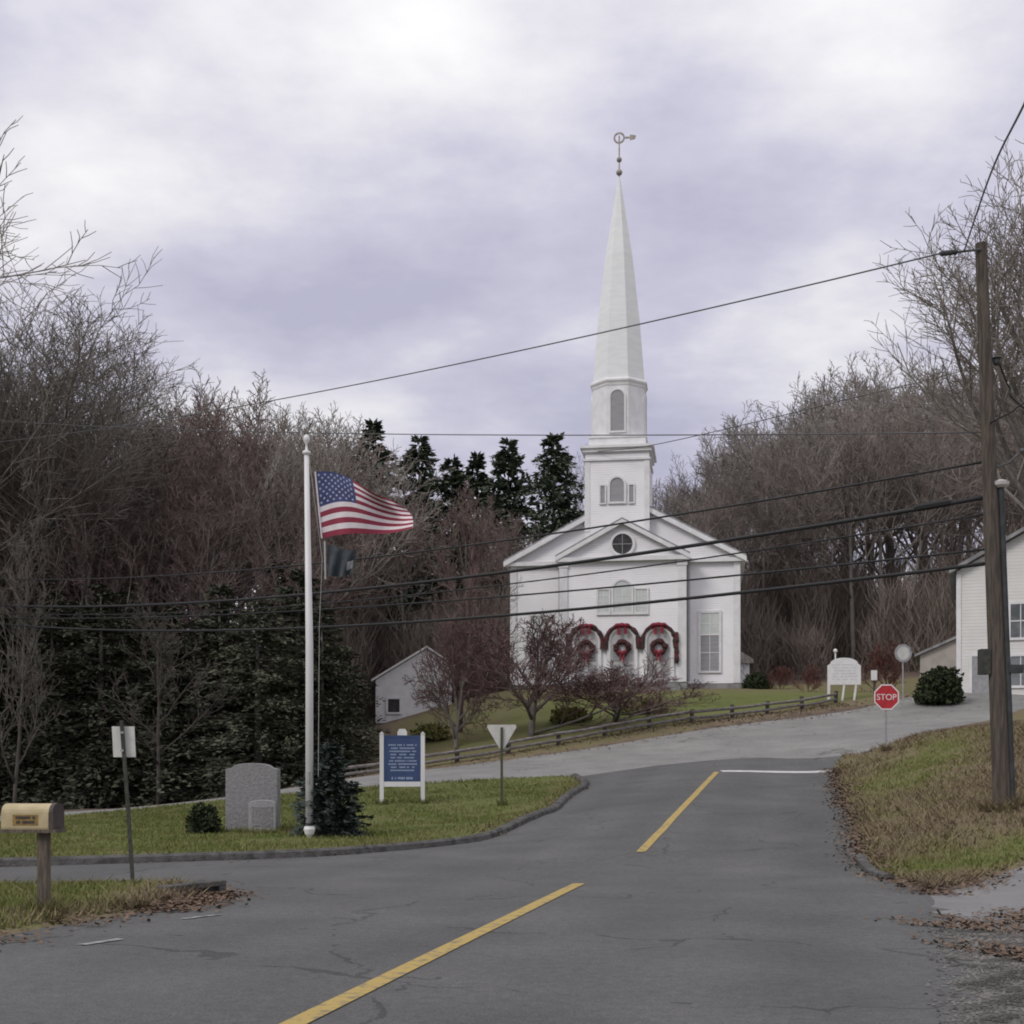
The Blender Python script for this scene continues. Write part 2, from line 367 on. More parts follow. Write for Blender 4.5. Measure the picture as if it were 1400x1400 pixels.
M['yew'] = mat('yew_needles', (0.022, 0.032, 0.017), (0.05, 0.06, 0.03), scale=4, rough=0.85, spec=0.15)
M['rhodo'] = mat('dull_shrub_leaf', (0.20, 0.17, 0.06), (0.13, 0.14, 0.055), scale=3, rough=0.8, spec=0.2)
M['redshrub'] = mat('red_shrub_twig', (0.15, 0.06, 0.055), (0.13, 0.075, 0.065), scale=2, rough=0.95, spec=0.1)
M['tan'] = mat('tan_siding', (0.42, 0.38, 0.35), (0.36, 0.33, 0.30), scale=2, rough=0.8)

# ------------------------------------------------------------------ terrain: a smooth surface through surveyed points
ctrl = []
def C(px, py, d): ctrl.append(tuple(P(px, py, d)))
def Cw(x, y, z): ctrl.append((x, y, z))
for x in (-60, -30, -14, -5, 2, 9, 20, 45):
    for y in (-30, -8, 4, 11): Cw(x, y, 0.0)
for x in (-45, -20, -9, -3, 2, 5): Cw(x, 17, 0.0)
for a in ((0,1187,20.5),(423,1172,23),(660,1148,27.5),(740,1115,31),(770,1096,35),(795,1078,40),(423,1150,27.5),(345,1142,29),(278,1147,28),(550,1104,36),
          (686,1120,33),(85,1120,40),(310,1097,41),(520,1077,42),(700,1066,43),(785,1063,43.2),(0,1128,40),(-300,1142,40),(-1200,1160,40),
          (85,1110,48),(480,1064,50),(600,1050,51),(800,1024,53),(1000,992,57),(1180,968,62),(1350,958,68),(-300,1130,48),
          (1140,1050,42.5),(1212,1022,44),(1350,985,54),(1500,962,64),
          (1180,1185,20.5),(1165,1140,25),(1150,1095,32.5),(1100,1034,46),(900,1044,46),(1000,1037,46),(1060,1058.5,41),(1060,1050,43),(1145,1073,37.3),(1142,1062,39.8),
          (1370,1110,23),(1250,1100,27),(1300,1050,34),(1400,1000,40),(1270,1222,16.4),(1400,1182,20),(1700,985,40),(1700,1080,26),
          (617,1025,60),(727,1007,60),(834,992,60),(900,972,66),(850,943,80),(690,946,80),(1020,943,80),(1150,960,64),(1250,950,70),(1360,945,66),
          (560,982,78),(480,1010,66),(250,1106,53),(0,1113,53),(430,1078,54),(850,938,100),(1700,900,75),
          (300,1040,85),(0,1060,85),(-600,1080,85)): C(*a)
for t in (-.08, 0, .12, .25, .37, .5, .62, .75, .87, 1):
    Cw(2.2 + 4.27*t, 22.5 + 19.1*t, .125 + 1.375*t)
Cw(0.9, 17.6, 0.0)
for x, y, z in ((-90,115,3),(-45,115,4.5),(-10,115,7.5),(25,115,11),(60,115,14),(110,115,16),(-110,170,6),(-50,170,8),(0,170,10),(50,170,16),(120,170,20),
                (-150,60,-2),(-150,0,-1),(150,60,10),(150,0,3),(-260,260,10),(-100,260,10),(0,260,12),(100,260,18),(260,260,22),(-260,90,0),(260,90,16)):
    Cw(x, y, z)
A = np.array(ctrl)
def tps_k(r2): return np.where(r2 > 1e-12, 0.5 * r2 * np.log(np.maximum(r2, 1e-12)), 0.0)
nC = len(A); SCL = 50.0
XY = A[:, :2] / SCL
K = tps_k(((XY[:, None] - XY[None]) ** 2).sum(-1)) + np.eye(nC) * 1e-5
Pm = np.hstack([np.ones((nC, 1)), XY])
sysm = np.block([[K, Pm], [Pm.T, np.zeros((3, 3))]])
wts = np.linalg.solve(sysm, np.concatenate([A[:, 2], np.zeros(3)]))
def hgt(x, y):
    q = np.stack([np.asarray(x, float).ravel(), np.asarray(y, float).ravel()], 1) / SCL
    o = np.empty(len(q))
    for i in range(0, len(q), 20000):
        c = q[i:i+20000]
        o[i:i+20000] = tps_k(((c[:, None] - XY[None]) ** 2).sum(-1)) @ wts[:nC] + wts[nC] + c @ wts[nC+1:]
    return o
def H(x, y): return float(hgt([x], [y])[0])
def G(px, d, dz=0.0):
    x, y = W(px, d); return Vector((x, y, H(x, y) + dz))

def smooth_line(pts, step=0.5, closed=False):
    """Catmull-Rom through points"""
    p = [Vector((*q, 0)) for q in pts]; n = len(p); o = []
    rng = range(n if closed else n - 1)
    for i in rng:
        a, b, c, d = (p[(i-1) % n] if closed or i else p[0]*2 - p[1]), p[i], p[(i+1) % n], (p[(i+2) % n] if closed or i + 2 < n else p[-1]*2 - p[-2])
        k = max(1, int((c - b).length / step))
        for j in range(k):
            t = j / k
            q = 0.5 * ((2*b) + (c-a)*t + (2*a-5*b+4*c-d)*t*t + (3*b-a-3*c+d)*t**3)
            o.append((q.x, q.y))
    if not closed: o.append((p[-1].x, p[-1].y))
    return o
def inside(px, py, poly):
    x = np.asarray(px); y = np.asarray(py); r = np.zeros(x.shape, bool)
    p = np.array(poly); j = len(p) - 1
    for i in range(len(p)):
        (xi, yi), (xj, yj) = p[i], p[j]
        if yi != yj:
            r ^= ((yi > y) != (yj > y)) & (x < (xj - xi) * (y - yi) / (yj - yi) + xi)
        j = i
    return r
def dist_line(x, y, line):
    p = np.array(line); best = np.full(len(x), 1e9)
    for (ax, ay), (bx, by) in zip(p[:-1], p[1:]):
        dx, dy = bx - ax, by - ay; l2 = dx*dx + dy*dy + 1e-12
        t = np.clip(((x - ax) * dx + (y - ay) * dy) / l2, 0, 1)
        best = np.minimum(best, np.hypot(x - ax - t*dx, y - ay - t*dy))
    return best

# outlines in plan
isl_front = smooth_line([(-45, 21), (-34, 21), (-24, 20.9), (-16, 20.9), W(-100, 20.9), W(0, 20.9), W(210, 21.9), W(423, 23.2), W(560, 25.2), W(660, 27.5), W(710, 29.6), W(742, 31.4), W(772, 35.4), W(797, 40)], 0.45)
isl_nose = smooth_line([W(797, 40), W(799, 41.5), W(786, 43.2)], 0.3)
isl_back = smooth_line([W(786, 43.2), W(700, 43), W(520, 42), W(310, 41), W(85, 40), W(-200, 39.5), (-45, 39)], 1.0)
island = isl_front[:-1] + isl_nose[:-1] + isl_back
right_edge = smooth_line([W(1140, 42.5), W(1150, 32.5), W(1165, 25), W(1182, 20.5), W(1215, 18.6), W(1272, 16.2)], 0.5)
shoulder_edge = smooth_line([W(1272, 16.2), W(1292, 14.3), W(1308, 12.2), W(1328, 9.5), W(1335, 7.5), (1.2, 2), (-1.4, -10)], 0.25)
_r = random.Random(9)
shoulder_edge = [q if i < 3 or i > len(shoulder_edge) - 3 else (q[0] + _r.uniform(-.16, .14), q[1]) for i, q in enumerate(shoulder_edge)]
corner = smooth_line([(-45, 16.6), (-32, 16.7), (-22, 16.9), (-14, 17.0), W(0, 17.2), W(150, 17.4), W(240, 17.3), W(288, 16.6), W(285, 15.6), W(225, 14.4), W(100, 13.0), W(0, 12.0), (-6.4, 5), (-10, -10)], 0.45)
road = [W(800, 43.6), W(900, 45.4), W(1040, 46.2), W(1150, 44.6), W(1150, 43.6), W(1140, 42.5)] + right_edge[1:] + shoulder_edge[1:] + corner[::-1] + isl_front + isl_nose[1:]
main_near = [W(786, 43.2), W(800, 43.6), W(900, 45.4), W(1040, 46.2), W(1150, 44.6)] + smooth_line([W(1150, 44.6), W(1180, 44.0), W(1212, 44.6), W(1350, 54), W(1500, 64), (62, 95)], 1.0)[1:]
main_far = smooth_line([(70, 108), W(1500, 80), W(1350, 68), W(1180, 62), W(1000, 57), W(800, 53), W(600, 51), W(480, 50), W(85, 48), (-60, 47)], 1.2)
main_road = isl_back[::-1] + main_near[1:] + main_far
# the main road's west end is squared off on the island's west end
drive_top = smooth_line([W(1272, 16.2), W(1330, 17.6), W(1400, 19.9), (13, 23.5), (24, 27)], 0.6)
drive_bot = smooth_line([(24, 19), (13, 16.2), W(1400, 14.0), W(1330, 13.2), W(1300, 13.2)], 0.6)
driveway = drive_top + drive_bot[:-1] + [W(1300, 13.15)] + [q for q in shoulder_edge if 13.3 < q[1] < 16.0][::-1]
gravel = [W(1300, 13.15)] + [q for q in shoulder_edge if q[1] < 13.0] + [(24, -10)] + drive_bot[:-1]

def densify(poly, step):
    o = []
    n = len(poly)
    for i in range(n):
        a, b = poly[i], poly[(i + 1) % n]
        k = max(1, int(math.dist(a, b) / step))
        for j in range(k): o.append((a[0] + (b[0]-a[0])*j/k, a[1] + (b[1]-a[1])*j/k))
    return o
def grid_pts():
    pts = []
    def g(x0, x1, y0, y1, s, hole=None):
        xs = np.arange(x0, x1 + 1e-6, s); ys = np.arange(y0, y1 + 1e-6, s)
        X, Y = np.meshgrid(xs, ys)
        X = X.ravel() + np.random.RandomState(1).uniform(-.2, .2, X.size) * s; Y = Y.ravel() + np.random.RandomState(2).uniform(-.2, .2, Y.size) * s
        if hole:
            k = ~((X > hole[0]) & (X < hole[1]) & (Y > hole[2]) & (Y < hole[3])); X, Y = X[k], Y[k]
        pts.extend(zip(X, Y))
    g(-14, 15, 6, 46, 0.4)
    g(-34, 36, -10, 92, 1.3, (-14.4, 15.4, 5.6, 46.4))
    g(-160, 160, -40, 180, 5, (-35, 37, -11, 93))
    g(-700, 700, -300, 900, 40, (-165, 165, -45, 185))
    return pts
pts = grid_pts()
polys = [island, road, main_road, driveway, gravel]
edges = []
for pl in polys:
    dp = densify(pl, 0.8); o = len(pts); pts.extend(dp); n = len(dp)
    edges += [(o + i, o + (i + 1) % n) for i in range(n)]
cv, ce, cf, _, _, _ = delaunay_2d_cdt([Vector(p) for p in pts], edges, [], 0, 1e-4)
cv = np.array([(v.x, v.y) for v in cv]); cf = np.array([f for f in cf if len(f) == 3])
cz = hgt(np.clip(cv[:, 0], -300, 300), np.clip(cv[:, 1], -60, 320))
cx_, cy_ = cv[cf].mean(1).T
reg = np.zeros(len(cf), int)
for i, pl in ((5, gravel), (4, driveway), (3, main_road), (2, road), (1, island)):
    reg[inside(cx_, cy_, pl)] = i
# turf stands a little above the road edge, with small hummocks
edge_all = [isl_front + isl_nose + isl_back, right_edge + shoulder_edge, corner, main_near, main_far, drive_top]
near = (np.abs(cv[:, 0]) < 60) & (cv[:, 1] < 110) & (cv[:, 1] > -12)
ed = np.full(len(cv), 9.0)
dn = np.full(near.sum(), 1e9)
for l in edge_all: dn = np.minimum(dn, dist_line(cv[near, 0], cv[near, 1], l))
ed[near] = dn
onroad = np.zeros(len(cv), bool)
for pl in (road, main_road, driveway, gravel): onroad |= inside(cv[:, 0], cv[:, 1], pl)
inisl = inside(cv[:, 0], cv[:, 1], island)
tz = np.where((~onroad) & (ed > 0.02), 1.0, 0.0)
lift = np.clip(ed / 0.35, 0, 1) * np.where(inisl, 0.10, 0.06) * tz
rs = np.random.RandomState(5)
hum = (np.sin(cv[:, 0]*1.7 + cv[:, 1]*0.6) + np.sin(cv[:, 1]*2.3 - cv[:, 0]*0.9)) * 0.012 + rs.uniform(-0.015, 0.015, len(cv))
cz2 = cz + lift + hum * tz * np.clip(ed / 0.5, 0, 1)

def blob(x, y, cx, cy, sx, sy, rot=0.0):
    c, s = math.cos(rot), math.sin(rot)
    u = ((x-cx)*c + (y-cy)*s) / sx; v = (-(x-cx)*s + (y-cy)*c) / sy
    return np.exp(-(u*u + v*v))
def dry(x, y):
    """how brown the turf is: 0 green, 1 dead leaves"""
    x = np.asarray(x, float); y = np.asarray(y, float)
    d = np.full(x.shape, 0.30)
    # right-hand bank: mostly dead grass, green along its crest and at its foot by the driveway
    bank = 1 / (1 + np.exp(-(x - (1.2 + 0.224*y)) * 2)) * (y < 52) * (y > 12)
    d = d + 0.52 * bank
    bx, by = W(1270, 38)
    d -= 0.50 * blob(x, y, bx, by, 1.4, 8.0, -0.42)
    bx, by = W(1350, 20.2)
    d -= 0.60 * blob(x, y, bx, by, 2.4, 0.9, 0.55)
    # corner grass fades to leaves at the road edge
    d += 0.5 * blob(x, y, -3.6, 15.0, 0.9, 2.0)
    # church slope: green and brown, then the woods' floor
    d += 0.30 * (y > 46) + 0.4 * ((y > 47) & (x < -6)) + 0.5 * (y > 84)
    bx, by = W(960, 68)
    d -= 0.45 * blob(x, y, bx, by, 9, 7)
    bx, by = W(850, 60)
    d -= 0.15 * blob(x, y, bx, by, 9, 4)
    d += 0.45 * blob(x, y, *W(1080, 60.5), 6, 2.0, 0.5)
    return d
dryv = dry(cv[:, 0], cv[:, 1]) + 0.35 * np.exp(-ed / 0.35) * (cv[:, 1] < 110)

def region_obj(name, rid, m):
    f = cf[reg == rid]; u, inv = np.unique(f, return_inverse=True)
    me = bpy.data.meshes.new(name)
    co = np.column_stack([cv[u], cz2[u]])
    me.from_pydata(co.tolist(), [], inv.reshape(-1, 3).tolist()); me.update()
    me.shade_smooth(); me.materials.append(m)
    at = me.attributes.new('dry', 'FLOAT', 'POINT'); at.data.foreach_set('value', dryv[u].astype(np.float32))
    o = bpy.data.objects.new(name, me); COL.objects.link(o)
    # keep normals up
    if me.polygons[0].normal.z < 0: me.flip_normals()
    return tag(o, kind='structure')
region_obj('ground', 0, M['turf'])
region_obj('traffic_island', 1, M['turf'])
region_obj('road', 2, M['asphalt'])
region_obj('main_road', 3, M['asphalt_pale'])
region_obj('driveway', 4, M['drive'])
region_obj('gravel_shoulder', 5, M['gravel'])

def sweep(path, prof, name, m, zf=0.0):
    """profile (offset, height) carried along a path on the terrain"""
    p = np.array(path); z = hgt(p[:, 0], p[:, 1]); b = MB(); k = len(prof); vs = []; fs = []
    for i in range(len(p)):
        t = p[min(i+1, len(p)-1)] - p[max(i-1, 0)]; t = t / np.linalg.norm(t); n_ = np.array((-t[1], t[0]))
        for o, h in prof:
            vs.append((p[i, 0] + n_[0]*o, p[i, 1] + n_[1]*o, z[i] + h + zf))
    for i in range(len(p) - 1):
        for j in range(k - 1): fs.append((i*k + j, (i+1)*k + j, (i+1)*k + j + 1, i*k + j + 1))
    fs.append(tuple(range(k))); fs.append(tuple(range((len(p)-1)*k, len(p)*k))[::-1])
    b.add(vs, fs)
    return tag(b.build(name, m, smooth=False), kind='structure')
kp = [(-0.14, -0.03), (-0.11, 0.10), (-0.05, 0.135), (0.05, 0.135), (0.12, 0.09), (0.15, -0.03)]
sweep(isl_front + isl_nose[1:], kp, 'kerb', M['kerb'])
kp2 = [(-0.10, -0.03), (-0.08, 0.07), (0, 0.09), (0.08, 0.06), (0.12, -0.03)]
sweep([q for q in right_edge if 18.2 < q[1] < 21.5], kp2, 'kerb', M['kerb'])
def strip(path, w, name, m, h=0.008):
    p = np.array(path); vs = []; fs = []
    for i in range(len(p)):
        t = p[min(i+1, len(p)-1)] - p[max(i-1, 0)]; t = t / np.linalg.norm(t); n_ = np.array((-t[1], t[0])) * w / 2
        for s in (1, 0, -1): vs.append((p[i, 0] + s*n_[0], p[i, 1] + s*n_[1]))
    z = hgt([v[0] for v in vs], [v[1] for v in vs]); vs = [(v[0], v[1], zz_ + h) for v, zz_ in zip(vs, z)]
    for i in range(len(p) - 1): fs += [(3*i, 3*i+1, 3*i+4, 3*i+3), (3*i+1, 3*i+2, 3*i+5, 3*i+4)]
    return tag(MB().add(vs, fs).build(name, m), kind='structure')
def lin(a, b, step=0.3):
    n = max(2, int(math.dist(a, b) / step)); return [(a[0]+(b[0]-a[0])*i/n, a[1]+(b[1]-a[1])*i/n) for i in range(n+1)]
strip(lin((-3.03 - 0.224*8, -8), W(792, 17.6), .2), 0.16, 'center_line', M['yellow'])
strip(lin((2.2, 22.5), (6.45, 41.5), .2), 0.16, 'center_line', M['yellow'])
strip(lin(W(986, 41.75), W(1137, 41.75)), 0.62, 'stop_line', M['stopline'])
strip(lin(W(110, 11.35), W(165, 11.75)), 0.10, 'edge_line', M['whiteline'])
strip(lin(W(250, 13.35), W(300, 13.75)), 0.09, 'edge_line', M['whiteline'])

# ------------------------------------------------------------------ church
ch = empty('church', 'white clapboard church with a tall octagonal steeple and three wreathed doors on the hill', 'church', (*W(851, 80), H(*W(851, 80)) - 0.02), R(-8.5))
cz0 = ch.location.z
ww, wp, eave, pk = 7.1, 3.85, 8.25, 12.05
def part(mb, name, m, parent=ch, **k): return mb.build(name, m, parent, **k)
b = MB(); b.prism([(-ww, 0.45), (ww, 0.45), (ww, eave), (0, pk), (-ww, eave)], 1.3, 22); part(b, 'wall', M['clap'])
b = MB(); b.prism([(-wp, 0.45), (wp, 0.45), (wp, eave), (0, eave + 2.08), (-wp, eave)], 0, 1.3); part(b, 'entrance_pavilion', M['clap'])
b = MB(); b.box(-ww-.04, ww+.04, 1.26, 22.04, -1.2, .45); b.box(-wp-.04, wp+.04, -.04, 1.26, -1.2, .45); part(b, 'foundation', M['stonebase'])
sl = (pk - eave) / ww
def slope_slab(w, z0, zpk, th, over, y0, y1):
    """two roof slopes as one folded slab"""
    s = (zpk - z0) / w
    xo = w + over; zo = z0 - s * over
    return [(-xo, zo), (-xo, zo + th), (0, zpk + th), (xo, zo + th), (xo, zo), (0, zpk)]
b = MB(); b.prism(slope_slab(ww, eave + .06, pk + .06, .12, .35, 0, 0), 0.98, 22.3); part(b, 'roof', M['roof'])
b = MB(); b.prism(slope_slab(wp, eave + .02, eave + 2.1, .10, .22, 0, 0), -.32, 1.0); part(b, 'pavilion_roof', M['roof'])
b = MB()
def rake(w, z0, zpk, y0, y1, d, over):
    s = (zpk - z0) / w; xo = w + over; zo = z0 - s*over
    b.prism([(-xo, zo - d), (-xo, zo), (0, zpk), (0, zpk - d)], y0, y1); b.prism([(0, zpk - d), (0, zpk), (xo, zo), (xo, zo - d)], y0, y1)
rake(ww, eave + .05, pk + .05, 0.9, 1.28, .30, .36)
rake(wp, eave + .01, eave + 2.09, -.36, -.02, .26, .24)
b.box(-wp-.2, wp+.2, -.30, -.003, eave-.42, eave-.16)                      # horizontal cornice
b.box(-ww-.33, -wp-.01, 1.02, 1.29, eave-.40, eave-.16); b.box(wp+.01, ww+.33, 1.02, 1.29, eave-.40, eave-.16)
b.box(-ww-.3, -ww-.005, 1.30, 22.1, eave-.42, eave-.1); b.box(ww+.005, ww+.3, 1.30, 22.1, eave-.42, eave-.1)
part(b, 'cornice', M['trim'])
for x in (-wp + .25, wp - .25):
    b = MB(); b.box(x-.25, x+.25, -.09, -.004, .46, eave-.43); b.box(x-.31, x+.31, -.13, -.003, eave-.75, eave-.44); part(b, 'pilaster', M['trim'])
for x in (-ww + .22, ww - .22):
    b = MB(); b.box(x-.2, x+.2, 1.22, 1.297, .46, eave-.42); part(b, 'corner_board', M['trim'])
for s in (-1, 1):
    b = MB(); b.tube([(s*(wp+.10), 1.2, .6), (s*(wp+.10), 1.2, eave-.5), (s*(wp+.16), .75, eave-.2)], .085, 8); part(b, 'downspout', M['louvre'])
# round window in the pediment
zc = eave + .62
b = MB(); cir = [(.62*math.cos(2*math.pi*i/28), zc + .62*math.sin(2*math.pi*i/28)) for i in range(28)]
b.prism(cir, -.07, -.004); rw = part(b, 'round_window', M['dark'])
b = MB(); o_ = [(.78*math.cos(2*math.pi*i/28), zc + .78*math.sin(2*math.pi*i/28)) for i in range(28)]
b.ring(o_, cir, -.12, -.003); part(b, 'frame', M['trim'], rw)
b = MB(); b.box(-.02, .02, -.085, -.072, zc-.6, zc+.6); b.box(-.6, .6, -.084, -.0722, zc-.02, zc+.02); part(b, 'muntin', M['signgrey'], rw)
# three doors, each with wreath and garland
def bumpy_tube(path, r, n=7, seed=0):
    rr = random.Random(seed); return MB().tube(path, [r * rr.uniform(.7, 1.35) for _ in path], n)
for i, x in enumerate((-2.2, 0, 2.2)):
    w, zs = .72, 2.95
    b = MB(); b.prism(shift(arch_pts(w, .5, zs), x), -.06, -.004); dr = part(b, 'door', M['door'])
    b = MB(); b.ring(shift(arch_pts(w+.2, .46, zs), x), shift(arch_pts(w, .5, zs), x), -.13, -.003); part(b, 'frame', M['trim'], dr)
    b = MB()
    for sx in (-.36, .36):
        for za, zb in ((.7, 1.55), (1.75, 2.8)): b.box(x+sx-.24, x+sx+.24, -.085, -.062, za, zb)
    part(b, 'panel', M['louvre'], dr)
    path = [(x + .38*math.cos(2*math.pi*k/22), -.16, 2.55 + .38*math.sin(2*math.pi*k/22)) for k in range(23)]
    wr = part(bumpy_tube(path, .15, 7, i), 'wreath', M['wreath'], ch)
    b = MB(); b.ball((x, -.30, 2.22), .13, 8); b.ball((x-.15, -.30, 2.30), .12, 8); b.ball((x+.15, -.3, 2.30), .12, 8)
    b.box(x-.16, x-.04, -.34, -.28, 1.75, 2.2); b.box(x+.03, x+.15, -.34, -.28, 1.7, 2.2); part(b, 'bow', M['redbow'], wr)
    a = w + .26
    path = [(x - a, -.16, 2.5)] + [(x + a*math.cos(math.pi*(1-k/16)), -.16, zs + a*math.sin(math.pi*(1-k/16))*1.0) for k in range(17)] + [(x + a, -.16, 2.5)]
    gl = part(bumpy_tube(path, .13, 7, 10+i), 'garland', M['garland'])
    b = MB(); zb = zs + a
    b.ball((x, -.3, zb), .14, 8); b.ball((x-.27, -.28, zb-.02), .21, 8, .6); b.ball((x+.27, -.28, zb-.02), .21, 8, .6)
    b.box(x-.3, x-.1, -.33, -.26, zb-.6, zb-.05); b.box(x+.1, x+.3, -.33, -.26, zb-.55, zb-.05); part(b, 'bow', M['redbow'], gl)
for s in (-1, 1):
    path = [(s*3.28, -.2, 3.45 - k*.17) for k in range(12)]
    part(bumpy_tube(path, .14, 7, 30+s), 'garland', M['garland'])
# steps
b = MB()
for k in range(3): b.box(-3.6+.1*k, 3.6-.1*k, -1.5+.4*k, -.045, -.4 + .28*k - (.28 if k else .8), -.4 + .28*(k+1)-.002*k)
part(b, 'steps', M['stonebase'])
# three-part window above the doors
for x, w, z0, zs, arch in ((0, .55, 4.7, 6.1, 1), (-1.15, .33, 4.7, 6.1, 0), (1.15, .33, 4.7, 6.1, 0)):
    o = arch_pts(w, z0, zs) if arch else rect(-w, w, z0, zs)
    o2 = arch_pts(w+.13, z0-.13, zs) if arch else rect(-w-.1, w+.1, z0-.13, zs+.1)
    b = MB(); b.prism(shift(o, x), -.05, -.004); wn = part(b, 'window', M['blind_and_sky'])
    b = MB(); b.ring(shift(o2, x), shift(o, x), -.10, -.003); part(b, 'frame', M['trim'], wn)
    b = MB()
    for k in range(1, 4): b.box(x-w, x+w, -.064, -.051, z0 + k*(zs-z0)/4-.02, z0 + k*(zs-z0)/4+.02)
    b.box(x-.02, x+.02, -.066, -.052, z0, zs); part(b, 'muntin', M['trim'], wn)
# tall windows in the wings and along the side walls
def wing_window(x):
    b = MB(); b.box(x-.55, x+.55, 1.25, 1.297, 3.45, 4.75); w_ = part(b, 'window', M['blind_and_sky'])  # upper sash: reflected sky put in as a pale colour
    b = MB(); b.box(x-.55, x+.55, 1.25, 1.2965, 1.2, 3.37); part(b, 'pane', M['louvre'], w_)
    b = MB(); b.ring(rect(x-.70, x+.70, 1.08, 4.9), rect(x-.55, x+.55, 1.2, 4.75), 1.2, 1.298); b.box(x-.55, x+.55, 1.21, 1.295, 3.37, 3.45); part(b, 'frame', M['trim'], w_)
    b = MB(); b.box(x-.02, x+.02, 1.236, 1.249, 1.2, 4.75); b.box(x-.55, x+.55, 1.237, 1.2492, 2.3, 2.34); b.box(x-.55, x+.55, 1.237, 1.2492, 4.08, 4.12); part(b, 'muntin', M['trim'], w_)
wing_window(5.25); wing_window(-5.25)
for s in (-1, 1):
    for y in (5, 9.5, 14, 18.5):
        x0, x1 = (s*ww, s*(ww+.05)); b = MB(); b.box(min(x0+s*.003, x1), max(x0+s*.003, x1), y-.6, y+.6, 2.0, 6.3); part(b, 'window', M['blind_and_sky'])
# side porch at the right
b = MB(); b.prism([(ww+.01, 2.2), (ww+1.0, 2.2), (ww+1.0, 2.45), (ww+.01, 3.1)], 8, 11); part(b, 'porch_roof', M['tan'])
b = MB(); b.box(ww+.01, ww+.75, 8.2, 10.8, -.8, 2.198); part(b, 'porch', M['clap'])
# tower
tx, ty, tw = -.38, 2.72, 1.96
zt0, zt1 = 9.3, 14.7
b = MB(); b.box(tx-tw, tx+tw, ty-tw, ty+tw, zt0, zt1); part(b, 'tower', M['clap'])
b = MB()
for k, (o, za, zb) in enumerate(((.10, zt1-.55, zt1-.42), (.16, zt1-.02, zt1+.2), (.30, zt1+.2, zt1+.36))): b.box(tx-tw-o, tx+tw+o, ty-tw-o, ty+tw+o, za, zb)
part(b, 'cornice', M['trim'])
for sx in (-1, 1):
    for sy in (-1, 1):
        b = MB(); b.box(tx+sx*(tw-.15)-.16, tx+sx*(tw-.15)+.16, ty+sy*(tw-.15)-.16, ty+sy*(tw-.15)+.16, zt0+.5, zt1-.56)
        b.v = [(x + sx*.02, y + sy*.02, z) for x, y, z in b.v]; part(b, 'corner_board', M['trim'])
yf = ty - tw
b = MB(); b.prism(shift(arch_pts(.43, 11.6, 12.65), tx), yf-.05, yf-.004); aw = part(b, 'arched_window', M['louvre'])
b = MB(); b.ring(shift(arch_pts(.56, 11.48, 12.65), tx), shift(arch_pts(.43, 11.6, 12.65), tx), yf-.11, yf-.003); part(b, 'frame', M['trim'], aw)
for s in (-1, 1):
    b = MB(); b.box(tx+s*.88-.13, tx+s*.88+.13, yf-.04, yf-.004, 11.55, 12.6); sw = part(b, 'side_light', M['louvre'])
    b = MB(); b.ring(rect(tx+s*.88-.21, tx+s*.88+.21, 11.46, 12.69), rect(tx+s*.88-.13, tx+s*.88+.13, 11.55, 12.6), yf-.09, yf-.003); part(b, 'frame', M['trim'], sw)
zb0 = zt1 + .36
b = MB(); b.box(tx-1.74, tx+1.74, ty-1.74, ty+1.74, zb0, zb0+.55); b.box(tx-1.80, tx+1.80, ty-1.80, ty+1.80, zb0+.55, zb0+.63); part(b, 'belfry_base', M['trim'])
# octagonal belfry and spire
c8 = 1 / math.cos(math.pi / 8); ph = math.pi / 8
zo0, zo1 = zb0 + .63, 19.15
b = MB(); b.lathe([(1.62*c8, zo0), (1.62*c8, zo1)], 8, (tx, ty, 0), ph); part(b, 'belfry', M['trim'])
b = MB(); b.lathe([(1.65*c8, zo1-.26), (1.68*c8, zo1-.12), (1.76*c8, zo1), (1.76*c8, zo1+.10), (1.64*c8, zo1+.20)], 8, (tx, ty, 0), ph); part(b, 'cornice', M['trim'])
for k in (0, 2, 4, 6):
    a = k * math.pi / 4 - math.pi / 2
    b = MB(); b.prism(arch_pts(.42, zo0+.35, zo1-1.0, 10), -1.67, -1.624); o_ = part(b, 'louvre', M['louvre']); 
    bf = MB(); bf.ring(arch_pts(.52, zo0+.25, zo1-1.0, 10), arch_pts(.42, zo0+.35, zo1-1.0, 10), -1.71, -1.623)
    for mb, ob in ((b, o_),):
        ob.location = (tx, ty, 0); ob.rotation_euler = (0, 0, k*math.pi/4)
    part(bf, 'frame', M['trim'], o_)
zs0, zs1 = zo1 + .20, 32.4
b = MB(); b.lathe([(1.58*c8, zs0), (1.27*c8, 23.35), (.83*c8, 27.4), (.05, zs1)], 8, (tx, ty, 0), ph); part(b, 'spire', M['spire'])
# weather vane
b = MB(); b.tube([(tx, ty, zs1-.3), (tx, ty, 35.0)], .05, 6); b.ball((tx, ty, 32.7), .20, 10); b.ball((tx, ty, 33.5), .17, 10); vane = part(b, 'weather_vane', M['gilt'])
b = MB(); b.prism(shift([(.30, 34.81), (.72, 34.81), (.66, 34.69), (1.0, 34.75), (1.05, 34.95), (.66, 35.03), (.72, 34.91), (.30, 34.91)], tx), ty-.03, ty+.03)
b.ring([(tx+.36*math.cos(2*math.pi*k/20), 34.87+.36*math.sin(2*math.pi*k/20)) for k in range(20)], [(tx+.25*math.cos(2*math.pi*k/20), 34.87+.25*math.sin(2*math.pi*k/20)) for k in range(20)], ty-.025, ty+.025)
part(b, 'arrow', M['gilt'], vane)

